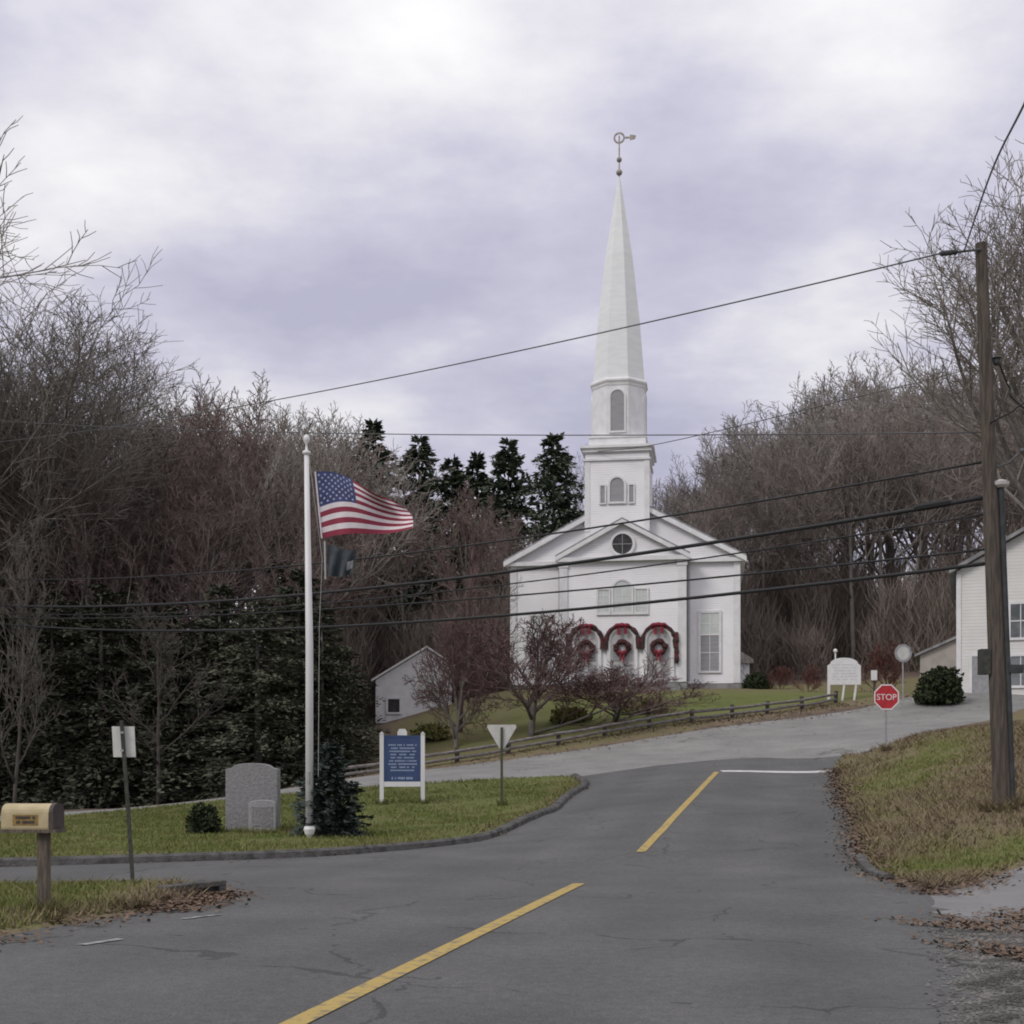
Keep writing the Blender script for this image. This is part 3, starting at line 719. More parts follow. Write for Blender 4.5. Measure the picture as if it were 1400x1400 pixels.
# ------------------------------------------------------------------ houses
wx, wy = W(570, 80); wz = H(wx, wy)
hb = empty('white_house', 'small white gabled house glimpsed between dark hemlocks and bare trees left of church', 'house', (wx, wy, wz), R(3))
b = MB(); b.prism([(-2.5, -.5), (2.1, -.5), (2.1, 3.0), (.6, 4.0), (-2.5, 2.1)], 0, 8); b.build('wall', M['trim'], hb)
b = MB(); b.prism([(-2.75, 2.0), (-2.75, 2.13), (.6, 4.18), (2.35, 3.02), (2.35, 2.89), (.6, 4.05)], -.25, 8.2); b.build('roof', M['trim'], hb)
b = MB(); b.box(-1.75, -1.05, -.05, -.003, .15, .95); w_ = b.build('window', M['dark'], hb)
b = MB(); b.ring(rect(-1.87, -.93, .03, 1.07), rect(-1.75, -1.05, .15, .95), -.09, -.002); b.build('frame', M['trim'], w_)
b = MB(); b.box(.3, 1.2, -.05, -.003, 1.0, 2.4); w_ = b.build('window', M['blind_and_sky'], hb)
b = MB(); b.ring(rect(.18, 1.32, .88, 2.52), rect(.3, 1.2, 1.0, 2.4), -.09, -.002); b.build('frame', M['trim'], w_)

rx, ry = W(1308, 64); rz = H(rx + 3, ry)
hr = empty('farmhouse', 'pale clapboard two storey house behind the utility pole at the right edge', 'house', (rx, ry, rz), R(-19))
b = MB(); b.prism([(0, -.6), (9, -.6), (9, 5.9), (4.5, 8.4), (0, 5.9)], 0, 11); b.build('wall', M['clap_house'], hr)
b = MB(); b.prism([(-.35, 5.77), (-.35, 5.95), (4.5, 8.65), (9.35, 5.95), (9.35, 5.77), (4.5, 8.47)], -.4, 11.3); b.build('roof', M['roof'], hr)
for x0_, x1_ in ((-.02, .2), (8.8, 9.02)):
    b = MB(); b.box(x0_, x1_, -.05, -.002, -.5, 5.75); b.build('corner_board', M['trim'], hr)
for x, z0, z1 in ((2.9, 2.6, 4.2), (6.2, 2.6, 4.2), (2.9, .3, 1.7), (6.2, .3, 1.7), (4.5, 5.3, 6.6)):
    b = MB(); b.box(x-.45, x+.45, -.04, -.003, z0, z1); w_ = b.build('window', M['glass'], hr)
    b = MB(); b.ring(rect(x-.58, x+.58, z0-.12, z1+.12), rect(x-.45, x+.45, z0, z1), -.08, -.002); b.build('frame', M['trim'], w_)
    b = MB(); b.box(x-.45, x+.45, -.055, -.042, (z0+z1)/2-.025, (z0+z1)/2+.025); b.box(x-.02, x+.02, -.056, -.043, z0, z1); b.build('muntin', M['trim'], w_)
b = MB(); b.prism([(-1.75, -.6), (-.003, -.6), (-.003, 2.75), (-1.75, 2.0)], 1.5, 6); b.build('lean_to', M['tan'], hr)
b = MB(); b.prism([(-2.0, 1.93), (-2.0, 2.05), (-.004, 2.92), (-.004, 2.78)], 1.3, 6.2); b.build('lean_to_roof', M['roof'], hr)
b = MB(); b.box(-.004+.7, .7+.9, -.05, -.003, -.4, 1.75); d_ = b.build('door', M['signgrey'], hr)
b = MB(); b.ring(rect(.58, 1.72, -.5, 1.87), rect(.70, 1.6, -.4, 1.75), -.08, -.002); b.build('frame', M['trim'], d_)

# ------------------------------------------------------------------ utility pole and its lines
pb = G(1371, 23, -.2); pt = P(1341, 333, 23.0)
up = empty('utility_pole', 'tall weathered wooden utility pole leaning slightly on the right-hand bank', 'utility pole', pb)
rel = lambda v: Vector(v) - pb
b = MB(); ln = pt - pb
b.tube([ln * t for t in (0, .02, .25, .5, .75, 1)], [.165, .158, .146, .132, .117, .10], 14); b.build('shaft', M['polewood'], up, smooth=False)
b = MB(); a_ = P(1284, 347, 23.0); c_ = P(1341, 341, 22.9)
b.tube([rel(c_), rel(a_)], .022, 6); arm = b.build('insulator_arm', M['wire_grey'], up)
b = MB()
for k in range(4):
    q = c_.lerp(a_, .62 + k*.1); b.ball(rel(q), .05, 8)
b.build('insulator', M['conduit'], arm)
def on_pole(py):      # axis of the pole at a height
    z = EYE - (py - HZ) / F * 23.0; return pb + ln * ((z - pb.z) / ln.z)
q = on_pole(1098); t_ = on_pole(668); off = Vector((.165, -.06, 0))
b = MB(); b.tube([rel(q + off + Vector((0, 0, 0))), rel(t_ + off)], .055, 8); cd = b.build('conduit', M['conduit'], up)
b = MB(); b.lathe([(.09, 0), (.14, .04), (.15, .10), (.05, .14)], 10, tuple(rel(t_ + off))); b.build('weatherhead', M['porcelain'], cd)
b = MB()
for py in (720, 800, 880, 960):
    b = MB(); q = on_pole(py); b.box(*(v for k in range(3) for v in ((rel(q)[k] + (0, -.03, -.02)[k]), (rel(q)[k] + (.22, .03, .02)[k]))))
    b.build('bracket', M['galv'], up)
q = on_pole(915); r_ = rel(q); b = MB(); b.box(r_.x+.16, r_.x+.42, r_.y-.14, r_.y+.02, r_.z-.07, r_.z+.07); b.build('junction_box', M['conduit'], up)
q = on_pole(905); r_ = rel(q); b = MB(); b.box(r_.x-.30, r_.x-.14, r_.y-.1, r_.y+.1, r_.z-.22, r_.z+.22); b.build('junction_box', M['darkpost'], up)
q = on_pole(492); r_ = rel(q); b = MB(); b.lathe([(.03, -.1), (.06, -.06), (.06, 0), (.09, .03), (.03, .08)], 8, (r_.x+.2, r_.y, r_.z)); b.box(r_.x+.08, r_.x+.2, r_.y-.02, r_.y+.02, r_.z-.03, r_.z+.01); b.build('insulator', M['conduit'], up)
q = on_pole(640); r_ = rel(q); b = MB(); b.tube([(r_.x+.1, r_.y, r_.z), (r_.x+.35, r_.y, r_.z+.1), (r_.x+.55, r_.y, r_.z+.28)], .02, 6); b.ball((r_.x+.57, r_.y, r_.z+.3), .05, 8); b.build('service_arm', M['wire_grey'], up)

X1, Y1, X2, Y2 = on_pole(600).x, 23.0, -34.0, 66.0
def wire_pt(px, py):   # where a sight line crosses the vertical plane between this pole and the next
    k = (px - 700) / F; dx, dy = X2 - X1, Y2 - Y1
    t = (k * Y1 - X1) / (dx - k * dy)
    y = Y1 + t * dy; x = X1 + t * dx
    return Vector((x, y, EYE - (py - HZ) / F * y)), t
def cr3(p, k=8):
    o = []
    for i in range(len(p) - 1):
        a = p[i-1] if i else p[0]*2 - p[1]; b_, c = p[i], p[i+1]; d = p[i+2] if i + 2 < len(p) else p[-1]*2 - p[-2]
        for j in range(k):
            t = j / k; o.append(0.5*((2*b_) + (c-a)*t + (2*a-5*b_+4*c-d)*t*t + (3*b_-a-3*c+d)*t**3))
    return o + [p[-1]]
def fit_wire(pix, endpy):
    """least-squares parabola (height against run) through sighted points, from pole to pole"""
    T, Z = [], []
    for px, py in pix:
        v, t = wire_pt(px, py); T.append(t); Z.append(v.z)
    cf_ = np.polyfit(T, Z, 2)
    return [Vector((X1 + (X2-X1)*t, Y1 + (Y2-Y1)*t, float(np.polyval(cf_, t)))) for t in np.linspace(0.0, 1.0, 40)]
def wire(path, r, label, m='wire', group='lines strung from the utility pole'):
    o = MB().tube(path, r*1.3, 6).build('overhead_line', M[m], smooth=True)
    tag(o, label, 'overhead line', group); return o
p1 = fit_wire([(1285,347),(880,442),(455,532)], 0)
wire([a_] + [q for q in p1 if q.x < a_.x - .3], .011, 'thin topmost line running from pole top across the steeple', 'wire_grey')
wire(fit_wire([(1335,590),(840,597),(400,590),(150,584)], 0), .009, 'thin level line passing behind the flagpole top', 'wire_grey')
wire(fit_wire([(1335,632),(1023,690),(846,716),(740,731),(416,772),(96,792)], 0), .016, 'slim line crossing the church gable just above its round window')
w5 = fit_wire([(1335,680),(1054,731),(860,760),(700,781),(436,810),(0,828)], 0)
o = wire(w5, .030, 'thick black cable with a splice sleeve near the pole crossing the church pediment')
d_ = []
for k in range(5):
    d_.append(w5[0].lerp(w5[3], .25 + k*.16))
sleeve_a, _ = wire_pt(1302, 686); sleeve_b, _ = wire_pt(1250, 695)
MB().tube([sleeve_a, sleeve_a.lerp(sleeve_b, .1), sleeve_a.lerp(sleeve_b, .9), sleeve_b], [.035, .075, .075, .035], 8).build('splice_sleeve', M['wire'], o)
wire(fit_wire([(1328,752),(1125,773),(1014,787),(860,803),(731,813),(430,832),(0,845)], 0), .015, 'slim line midway between the thick spliced cable and the lowest cable')
wire(fit_wire([(1328,768),(1221,787),(1078,807),(996,814),(860,828),(768,834),(660,841),(0,853)], 0), .026, 'thick lowest cable passing right above the church door garlands')
wire(fit_wire([(1335,700),(1054,752),(860,783),(700,798),(436,822),(0,838)], 0), .012, 'faint slim line close under the thick spliced cable')
wire(cr3([on_pole(345) + Vector((-.3, 0, .02)), P(1355, 236, 17.5), P(1400, 143, 13.5), P(1500, -60, 9), Vector((5.2, 2, 10.2))], 6), .010, 'line climbing from the pole top to the upper right corner', 'wire_grey')
wire(cr3([on_pole(492) + Vector((.22, 0, 0)), P(1380, 530, 23.5), P(1410, 566, 24), P(1600, 700, 30)], 6), .012, 'line dropping from the pole to the right edge', 'wire')
wire(cr3([on_pole(580), P(1385, 562, 22), P(1410, 545, 20.5), P(1700, 380, 14)], 6), .011, 'line leaving the pole rightward and upward at mid height', 'wire')
bh = P(1700, 330, 60)
wire(cr3([P(812, 618, 81.0), P(905, 606, 78), P(1150, 548, 66), P(1400, 478, 57), bh], 6), .018, 'slim far line rising rightward from the steeple through bare treetops', 'wire_grey')

# ------------------------------------------------------------------ flagpole and flags
fb = G(423, 27.5, .05)
fp = empty('flagpole', 'tall white flagpole on the grass island beside a small spruce', 'flagpole', fb)
topz = EYE - (622 - HZ) / F * 27.5 - fb.z
b = MB(); b.tube([(0, 0, 0), (0, 0, topz*.5), (-.06, 0, topz)], [.085, .08, .05], 14); b.build('shaft', M['pole_white'], fp, smooth=True)
b = MB(); b.lathe([(.05, 0), (.085, .02), (.085, .07), (.03, .10), (.02, .22), (.06, .28), (.075, .34), (.05, .40), (.01, .43)], 12, (-.06, 0, topz)); b.build('finial', M['pole_white'], fp, smooth=True)
b = MB(); b.lathe([(.17, -.06), (.17, .06), (.12, .12), (.09, .14)], 14); b.build('base_collar', M['pole_white'], fp)
b = MB(); b.tube([(.0, -.07, topz-.05), (.28, -.09, topz-2.2), (.22, -.09, topz-3.6), (.2, -.1, 1.3)], .006, 5); b.build('halyard', M['rope'], fp)
b = MB(); b.box(-.02, .02, -.13, -.085, 1.15, 1.4); b.build('cleat', M['galv'], fp)
# the national flag: cloth with its hoist on the halyard, streaming right
def S(px, py, d=27.3): return P(px, py, d)
NU, NV = 52, 39
def flag_pt(u, v):
    """u along the fly, v down the hoist (0 top)"""
    hx, hy0, hy1 = 431 + 9*v, 645, 736
    topx, topy = 431 + 128*u - 14*u*u*u, 645 + 26*u + 20*u**2.4 - 5*math.sin(u*7)
    botx, boty = 440 + 124*u, 736 - 9*u - 6*u*u - 3*math.sin(u*6)
    s = v - .10*math.sin(math.pi*v)*math.sin(math.pi*min(1, u*1.1))
    px = topx + (botx-topx)*v + 8*math.sin(math.pi*v)*u*u; py = topy + (boty-topy)*s
    d = 27.3 + .16*math.sin(u*8.5 + v*2.2)*u**.6 + .10*math.sin(u*15 - v*4)*u + .22*math.sin(math.pi*v)*u*u
    return S(px, py, d)
b = MB(); vs = [flag_pt(i/NU, j/NV) - fb for j in range(NV+1) for i in range(NU+1)]
fs = [(j*(NU+1)+i, (j+1)*(NU+1)+i, (j+1)*(NU+1)+i+1, j*(NU+1)+i+1) for j in range(NV) for i in range(NU)]
b.add(vs, fs)
fl = b.build('national_flag', [M['fl_red'], M['fl_white'], M['fl_blue']], None, loc=fb, smooth=True)
tag(fl, 'red, white and blue striped national flag streaming right from the white pole', 'flag')
for p_ in fl.data.polygons:
    j, i = divmod(p_.index, NU)
    p_.material_index = 2 if (i < NU*.4 and j < NV*7/13) else (0 if (j*13//NV) % 2 == 0 else 1)
b = MB()
for r_ in range(9):
    for c_ in range(6 if r_ % 2 == 0 else 5):
        u = (.4/12) * (1 + 2*c_ + (r_ % 2)); v = (7/13) * (r_+1)/10
        pc = flag_pt(u, v); du = (flag_pt(u+.01, v) - pc).normalized(); dv = (flag_pt(u, v+.01) - pc).normalized(); n_ = du.cross(dv).normalized()
        for sg in (1, -1):
            vs = []
            for k in range(10):
                a = 2*math.pi*k/10 + math.pi/2; rr = .034 if k % 2 == 0 else .015
                vs.append(pc + du*rr*math.cos(a) - dv*rr*math.sin(a) + n_*.004*sg - fb)
            b.add(vs, [tuple(range(10)) if sg > 0 else tuple(range(9, -1, -1))])
b.build('star', M['fl_star'], fl)
b = MB(); b.tube([flag_pt(0, 0) - fb, flag_pt(0, .5) - fb, flag_pt(0, 1) - fb], .018, 6); b.build('hoist_band', M['fl_white'], fl)
# a second, dark flag hanging limp below
b = MB(); n2_ = 18
def dk(u, v):
    return P(444 + (4 + 40*u)*(1) - 6*v*u, 744 + 44*v + 8*u*math.sin(u*3) - 12*u*v + 5*u, 27.3 + .07*math.sin(u*14+v*3)*(.3+v))
b.add([dk(i/n2_, j/n2_) - fb for j in range(n2_+1) for i in range(n2_+1)], [(j*(n2_+1)+i, (j+1)*(n2_+1)+i, (j+1)*(n2_+1)+i+1, j*(n2_+1)+i+1) for j in range(n2_) for i in range(n2_)])
f2 = b.build('dark_flag', [M['fl_dark'], M['rope']], None, loc=fb, smooth=True)
for p_ in f2.data.polygons:
    j, i = divmod(p_.index, n2_)
    p_.material_index = 1 if (13 <= i <= 16 and 8 <= j <= 13) else 0
tag(f2, 'limp dark flag hanging under the striped flag on the white pole', 'flag')
MB().tube([P(444, 740, 27.3)-fb, P(445, 792, 27.3)-fb], .02, 6).build('hoist_band', M['rope'], f2)
# little ground spotlight at the pole's foot
lb = G(423, 26.9, .09)
gl_ = empty('ground_spotlight', 'small white ground light at the foot of the flagpole', 'light fixture', lb)
b = MB(); b.lathe([(.05, -.05), (.05, .05), (.09, .10), (.12, .20), (.10, .26)], 12); b.build('housing', M['pole_white'], gl_)
b = MB(); b.lathe([(.085, .262), (.07, .275)], 12); b.build('lens', M['glass'], gl_)

# ------------------------------------------------------------------ monument stones
mb_ = G(346, 29, .06)
mo = empty('memorial_stone', 'large grey granite memorial slab with arched shouldered top on the grass', 'monument', mb_, R(-4))
b = MB()
o_ = [(-.58, -.1), (.58, -.1), (.58, 1.40), (.44, 1.43)] + [(.42*math.cos(math.pi*k/12), 1.44 + .09*math.sin(math.pi*k/12)) for k in range(0, 13)] + [(-.44, 1.43), (-.58, 1.40)]
b.prism(o_, -.14, .14); b.build('slab', M['granite'], mo, bevel=.025)
b = MB(); b.box(-.68, .68, -.24, .24, -.2, .07); b.build('plinth', M['granite'], mo, bevel=.02)
ps = G(359, 28.4, .06)
po = empty('marker_stone', 'smaller pale granite marker standing in front of the memorial slab', 'monument', ps, R(6))
b = MB(); b.prism([(-.29, -.1), (.29, -.1), (.29, .68)] + [(.29*math.cos(math.pi*k/10), .68 + .07*math.sin(math.pi*k/10)) for k in range(1, 10)] + [(-.29, .68)], -.09, .09); b.build('slab', M['granite_pale'], po, bevel=.02)
b = MB(); b.box(-.22, .22, -.098, -.0905, .18, .60); b.build('plaque', M['granite'], po)

# ------------------------------------------------------------------ signs
def text_rows(x0, x1, z0, z1, rows, y, seed, hgt_=.45, margin=.0):
    """rows of small unreadable letter strokes"""
    rr = random.Random(seed); b = MB(); pitch = (z1 - z0) / rows
    for k in range(rows):
        z = z1 - (k + .5) * pitch; ins = rr.uniform(0, .12) * (x1 - x0); x = x0 + ins
        while x < x1 - ins:
            w = rr.uniform(.6, 1.1) * pitch * .5
            if rr.random() < .84: b.box(x, min(x + w*.75, x1), y - .004, y - .0005, z - pitch*hgt_/2*rr.uniform(.7, 1), z + pitch*hgt_/2)
            x += w
    return b
sb = G(550, 36, .05)
si = empty('town_marker_sign', 'dark blue town marker panel with pale lettering between two white posts', 'sign', sb, R(3))
for s in (-1, 1):
    b = MB(); b.box(s*.56-.055, s*.56+.055, -.055, .055, -.2, 1.96); b.prism([(s*.56-.07, 1.96), (s*.56+.07, 1.96), (s*.56, 2.03)], -.07, .07); b.build('post', M['pole_white'], si)
b = MB(); b.box(-.5, .5, -.025, .025, .66, 1.92); pn = b.build('panel', M['blue'], si)
text_rows(-.40, .40, .92, 1.70, 9, -.025, 3).build('lettering', M['bluetext'], pn)
text_rows(-.34, .34, .70, .80, 1, -.025, 5, .6).build('lettering', M['bluetext'], pn)
b = MB(); b.ring(rect(-.5, .5, .66, 1.92), rect(-.45, .45, .71, 1.87), -.036, -.0255); b.build('border', M['blue'], pn)
b = MB(); b.box(-.5, .5, -.04, .04, .52, .655); b.build('bottom_rail', M['pole_white'], si)
b = MB(); b.prism([(-.13, 1.925), (.13, 1.925), (.13, 2.02), (.08, 2.10), (-.08, 2.10), (-.13, 2.02)], -.03, .03); b.build('crest', M['signwhite'], si)

yb = G(686, 35, .05)
yo = empty('yield_sign', 'back of a white triangular yield sign on a green post at the island tip', 'road sign', yb)
b = MB(); b.prism([(-.06, 1.56), (.06, 1.56), (.39, 2.12), (.37, 2.19), (-.37, 2.19), (-.39, 2.12)], -.006, .006); b.build('panel', M['signback'], yo)
b = MB(); b.box(-.035, .035, -.05, -.0065, -.3, 2.12); b.build('post', M['greenpost'], yo)

def octagon(r): return [(r*math.cos(math.pi/8 + k*math.pi/4)*c8, r*math.sin(math.pi/8 + k*math.pi/4)*c8) for k in range(8)]
def text_mesh(s, size, name, m, parent, loc, rot=(R(90), 0, 0), extrude=.002):
    cu = bpy.data.curves.new('t', 'FONT'); cu.body = s; cu.size = size; cu.align_x = 'CENTER'; cu.align_y = 'CENTER'; cu.extrude = extrude
    to = bpy.data.objects.new('t', cu); COL.objects.link(to); bpy.context.view_layer.update()
    me = bpy.data.meshes.new_from_object(to.evaluated_get(bpy.context.evaluated_depsgraph_get()))
    bpy.data.objects.remove(to); me.materials.clear(); me.materials.append(m)
    o = bpy.data.objects.new(name, me); COL.objects.link(o); o.location = loc; o.rotation_euler = rot; o.parent = parent; return o
tb = G(1212, 43, .02)
so = empty('stop_sign', 'red octagonal stop sign on a steel post at the junction corner', 'road sign', tb, R(4))
zc = EYE - (953 - HZ)/F*43 - tb.z
b = MB(); b.prism(shift(octagon(.42), 0, zc), -.008, .008); pn = b.build('panel', M['stopred'], so)
b = MB(); b.ring(shift(octagon(.415), 0, zc), shift(octagon(.375), 0, zc), -.011, -.0085); b.build('border', M['signwhite'], pn)
text_mesh('STOP', .28, 'lettering', M['signwhite'], pn, (0, -.0105, zc - .01))
b = MB(); b.box(-.03, .03, .009, .05, -.3, zc + .3); b.build('post', M['galv'], so)

rb = G(1235, 58, .02)
ro = empty('round_sign', 'round grey sign on a thin pole behind the red stop sign', 'road sign', rb, R(10))
zc = EYE - (893 - HZ)/F*58 - rb.z
b = MB(); cir = lambda r, n=28: [(r*math.cos(2*math.pi*k/n), zc + r*math.sin(2*math.pi*k/n)) for k in range(n)]
b.prism(cir(.40), -.008, .008); pn = b.build('panel', M['signback'], ro)
b = MB(); b.ring(cir(.395), cir(.30), -.012, -.0085); b.build('border', M['signgrey'], pn)
b = MB(); b.tube([(0, .04, -.3), (0, .04, zc+.3)], .035, 8); b.build('post', M['galv'], ro)

pb_ = G(183, 17.5, .0)
ps_ = empty('post_sign', 'back of a small metal sign on a leaning dark post at the grassy corner', 'road sign', pb_)
top = P(166, 985, 17.5) - pb_
b = MB(); b.tube([(0, 0, -.2), top*.5, top], .030, 4); b.build('post', M['darkpost'], ps_)
ct = P(168, 1014, 17.5) - pb_
ca, sa = math.cos(.05), math.sin(.05)
b = MB(); b.box(-.15, .15, -.004, .004, -.205, .205); b.v = [(ct.x + x*ca - z*sa, ct.y + .045 + y, ct.z + x*sa*0 + z) for x, y, z in b.v]; b.build('panel', M['signback'], ps_)
b = MB()
for dz in (-.12, .12): b.box(ct.x-.02, ct.x+.02, ct.y-.045, ct.y-.028, ct.z+dz-.015, ct.z+dz+.015)
b.build('bolt', M['galv'], ps_)

cb = G(1154, 64, .02)
co = empty('church_sign', 'white arch-topped church notice board on two splayed legs by the road', 'sign', cb, R(-2))
w_ = .80
b = MB(); b.prism([(-w_, .82), (w_, .82), (w_, 1.75)] + [(w_*.82*math.cos(math.pi*k/12), 1.85 + .28*math.sin(math.pi*k/12)) for k in range(13)] + [(-w_, 1.75)], -.05, .05); pn = b.build('panel', M['signwhite'], co)
text_rows(-.62, .62, 1.0, 1.85, 6, -.05, 8).build('lettering', M['greytext'], pn)
for s, x in ((-1, -.12), (1, .45)):
    b = MB(); b.tube([(x + .12, .0, .8), (x, 0, -.2)], .06, 4); b.build('leg', M['signwhite'], co)
b = MB(); b.box(-w_-.001, -w_+.12, -.049, .049, -.2, .818); b.build('leg', M['signwhite'], co)
b = MB(); b.tube([(-.42, 0, 2.05), (-.42, 0, 2.4)], .035, 6); b.ball((-.42, 0, 2.47), .10, 8); b.build('finial', M['signwhite'], co)

wb = G(1195, 66, .0)
wo = empty('white_board', 'tiny white board on a stake between church sign and round sign', 'sign', wb)
b = MB(); b.box(-.15, .15, -.015, .015, .75, 1.25); b.build('panel', M['signwhite'], wo)
b = MB(); b.box(-.03, .03, .016, .06, -.2, 1.2); b.build('post', M['postwood'], wo)

# ------------------------------------------------------------------ mailbox
xb = G(60, 13.4, 0)
mx = empty('mailbox', 'cream roadside mailbox with an ochre panel on a weathered wooden post', 'mailbox', xb, R(-7)); mx.scale = (.9, .9, 1.0)
b = MB(); b.box(-.055, .055, -.055, .055, -.25, .88); b.box(-.075, .075, -.075, .075, -.2, .10); b.build('post', M['oldwood'], mx)
b = MB(); b.box(-.48, .20, -.14, .14, .88, .915); b.build('shelf', M['oldwood'], mx)
pr = [(-.13, .916), (.13, .916), (.13, 1.09)] + [(.13*math.cos(math.pi*k/10), 1.09 + .085*math.sin(math.pi*k/10)) for k in range(1, 10)] + [(-.13, 1.09)]
def yz_prism(pts, x0, x1):
    b = MB(); b.prism(pts, x0, x1); b.v = [(y, x, z) for x, y, z in b.v]; b.f = [f[::-1] for f in b.f]; return b
yz_prism(pr, -.44, .125).build('body', M['cream'], mx)
pr2 = [(x*1.08, .916 + (z-.916)*1.03) for x, z in pr]
yz_prism(pr2, .127, .175).build('door', M['mbdark'], mx)
b = MB(); b.box(-.44, .12, -.136, -.1305, .93, 1.085); pn = b.build('panel', M['cream'], mx)
b = MB(); b.box(-.30, .00, -.140, -.1365, .955, 1.065); b.build('patch', M['ochre'], pn)
text_rows(-.28, -.02, .965, 1.055, 2, -.1405, 12, .7).build('lettering', M['mbdark'], pn)

# ------------------------------------------------------------------ timber guide rail along the main road
fpts = [W(470, 51.6), W(600, 52.6), W(680, 54), W(850, 56.6), W(920, 58), W(1060, 61.2), W(1142, 63.6)]
fl_ = smooth_line(fpts, 0.2)
acc = [0]
for a, b_ in zip(fl_[:-1], fl_[1:]): acc.append(acc[-1] + math.dist(a, b_))
posts = []
s_ = 0
while s_ < acc[-1]:
    i = next(k for k in range(len(acc)) if acc[k] >= s_); posts.append(fl_[i]); s_ += 2.3
f0 = Vector((*posts[0], H(*posts[0])))
rf = empty('guide_rail_fence', 'low weathered timber rail fence along the far side of the main road', 'fence', f0)
rr = random.Random(3)
for i, (x, y) in enumerate(posts):
    z = H(x, y); b = MB(); h_ = .62 + rr.uniform(-.04, .05); lx = rr.uniform(-.04, .04)
    b.tube([(x-f0.x, y-f0.y, z-.3-f0.z), (x-f0.x+lx, y-f0.y, z+h_-f0.z)], [.10, .095], 7); b.build('post', M['postwood'], rf)
    if i:
        xa, ya = posts[i-1]; za = H(xa, ya)
        for zz_ in (.50, .24):
            b = MB(); a1 = Vector((xa-f0.x, ya-f0.y-.10, za+zz_-f0.z+rr.uniform(-.03, .03))); a2 = Vector((x-f0.x, y-f0.y-.10, z+zz_-f0.z+rr.uniform(-.03, .03)))
            b.tube([a1, a1.lerp(a2, .5) + Vector((0, 0, rr.uniform(-.03, .01))), a2], .068, 6); b.build('rail', M['railwood'], rf)

# ------------------------------------------------------------------ storm drain at the left corner, stones at the driveway
db = Vector((*W(262, 15.9), 0)); db.z = H(db.x, db.y)
sd_ = empty('storm_drain', 'dark kerb inlet half choked with brown leaves at the grassy corner', 'storm drain', db, R(62))
b = MB(); b.box(-.5, .5, -.12, .12, .09, .16); b.box(-.5, -.38, -.12, .12, -.05, .09); b.box(.38, .5, -.12, .12, -.05, .09); b.build('hood', M['kerb'], sd_, bevel=.015)
b = MB(); b.box(-.379, .379, -.05, .10, -.05, .089); b.build('opening', M['dark'], sd_)

# ------------------------------------------------------------------ trees
def bare_tree(seed, H_, R_, ns=(9, 8, 7, 5), fork=.28, up=.35, rmin=.014, trunk_r=.24, spread=1.0, droop=0.0):
    rr = random.Random(seed); tk, cr = MB(), MB()
    nseg = (6, 5, 4, 3, 2); sides = (9, 6, 4, 3, 3)
    top = [0.0]
    def br(p, d, Ln, r, lv):
        k = nseg[lv]; pts = [p.copy()]; rad = [r]; dirs = [d.copy()]
        wob = (.05, .10, .14, .17, .2)[lv]; trop = (0.0, up*.22, up*.25, up*.22, up*.15)[lv]
        rt = max(rmin*.7, r * (.42 if lv == 0 else .28))
        for i in range(1, k+1):
            d = (d + Vector((rr.gauss(0, wob), rr.gauss(0, wob), rr.gauss(0, wob)*.7 + trop - droop*(lv > 1)))).normalized()
            p = p + d * (Ln / k); pts.append(p.copy()); rad.append(r + (rt - r) * i / k); dirs.append(d.copy())
        top[0] = max(top[0], p.z)
        (tk if lv < 2 else cr).tube(pts, rad, sides[lv], caps=lv < 2)
        if lv >= len(ns): return
        n = ns[lv]; ph = rr.uniform(0, 6.28)
        for c in range(n):
            t = (fork + (1-fork)*(c + rr.uniform(.1, .9))/n) if lv == 0 else (.18 + .82*(c + rr.uniform(0, 1))/n)
            t = min(t, .999); i = int(t*k); f = t*k - i
            q = pts[i].lerp(pts[i+1], f); dd = dirs[min(i+1, k)]
            ra = rad[i] + (rad[i+1]-rad[i])*f
            ax = dd.orthogonal().normalized(); ax.rotate(Quaternion(dd, ph + c*2.4 + rr.uniform(-.5, .5)))
            ang = rr.uniform(.5, .95)*spread if lv == 0 else rr.uniform(.4, .95)
            if lv == 0: ang *= (1.15 - .5*t)
            nd = dd.copy(); nd.rotate(Quaternion(ax, ang))
            if lv == 0: l2 = R_*1.25*(1.1 - .55*(t-fork)/(1-fork))*rr.uniform(.8, 1.15)
            else: l2 = Ln*rr.uniform(.38, .62)*(1.1 - .45*t)
            br(q, nd, l2, max(rmin, ra*(.62 if lv < 2 else .55)), lv+1)
    br(Vector((0, 0, -.4)), Vector((rr.uniform(-.04, .04), rr.uniform(-.04, .04), 1)).normalized(), H_*.74, trunk_r, 0)
    k = H_/top[0]
    for m_ in (tk, cr): m_.v = [(x, y, z*k if z > 0 else z) for x, y, z in m_.v]
    return tk, cr

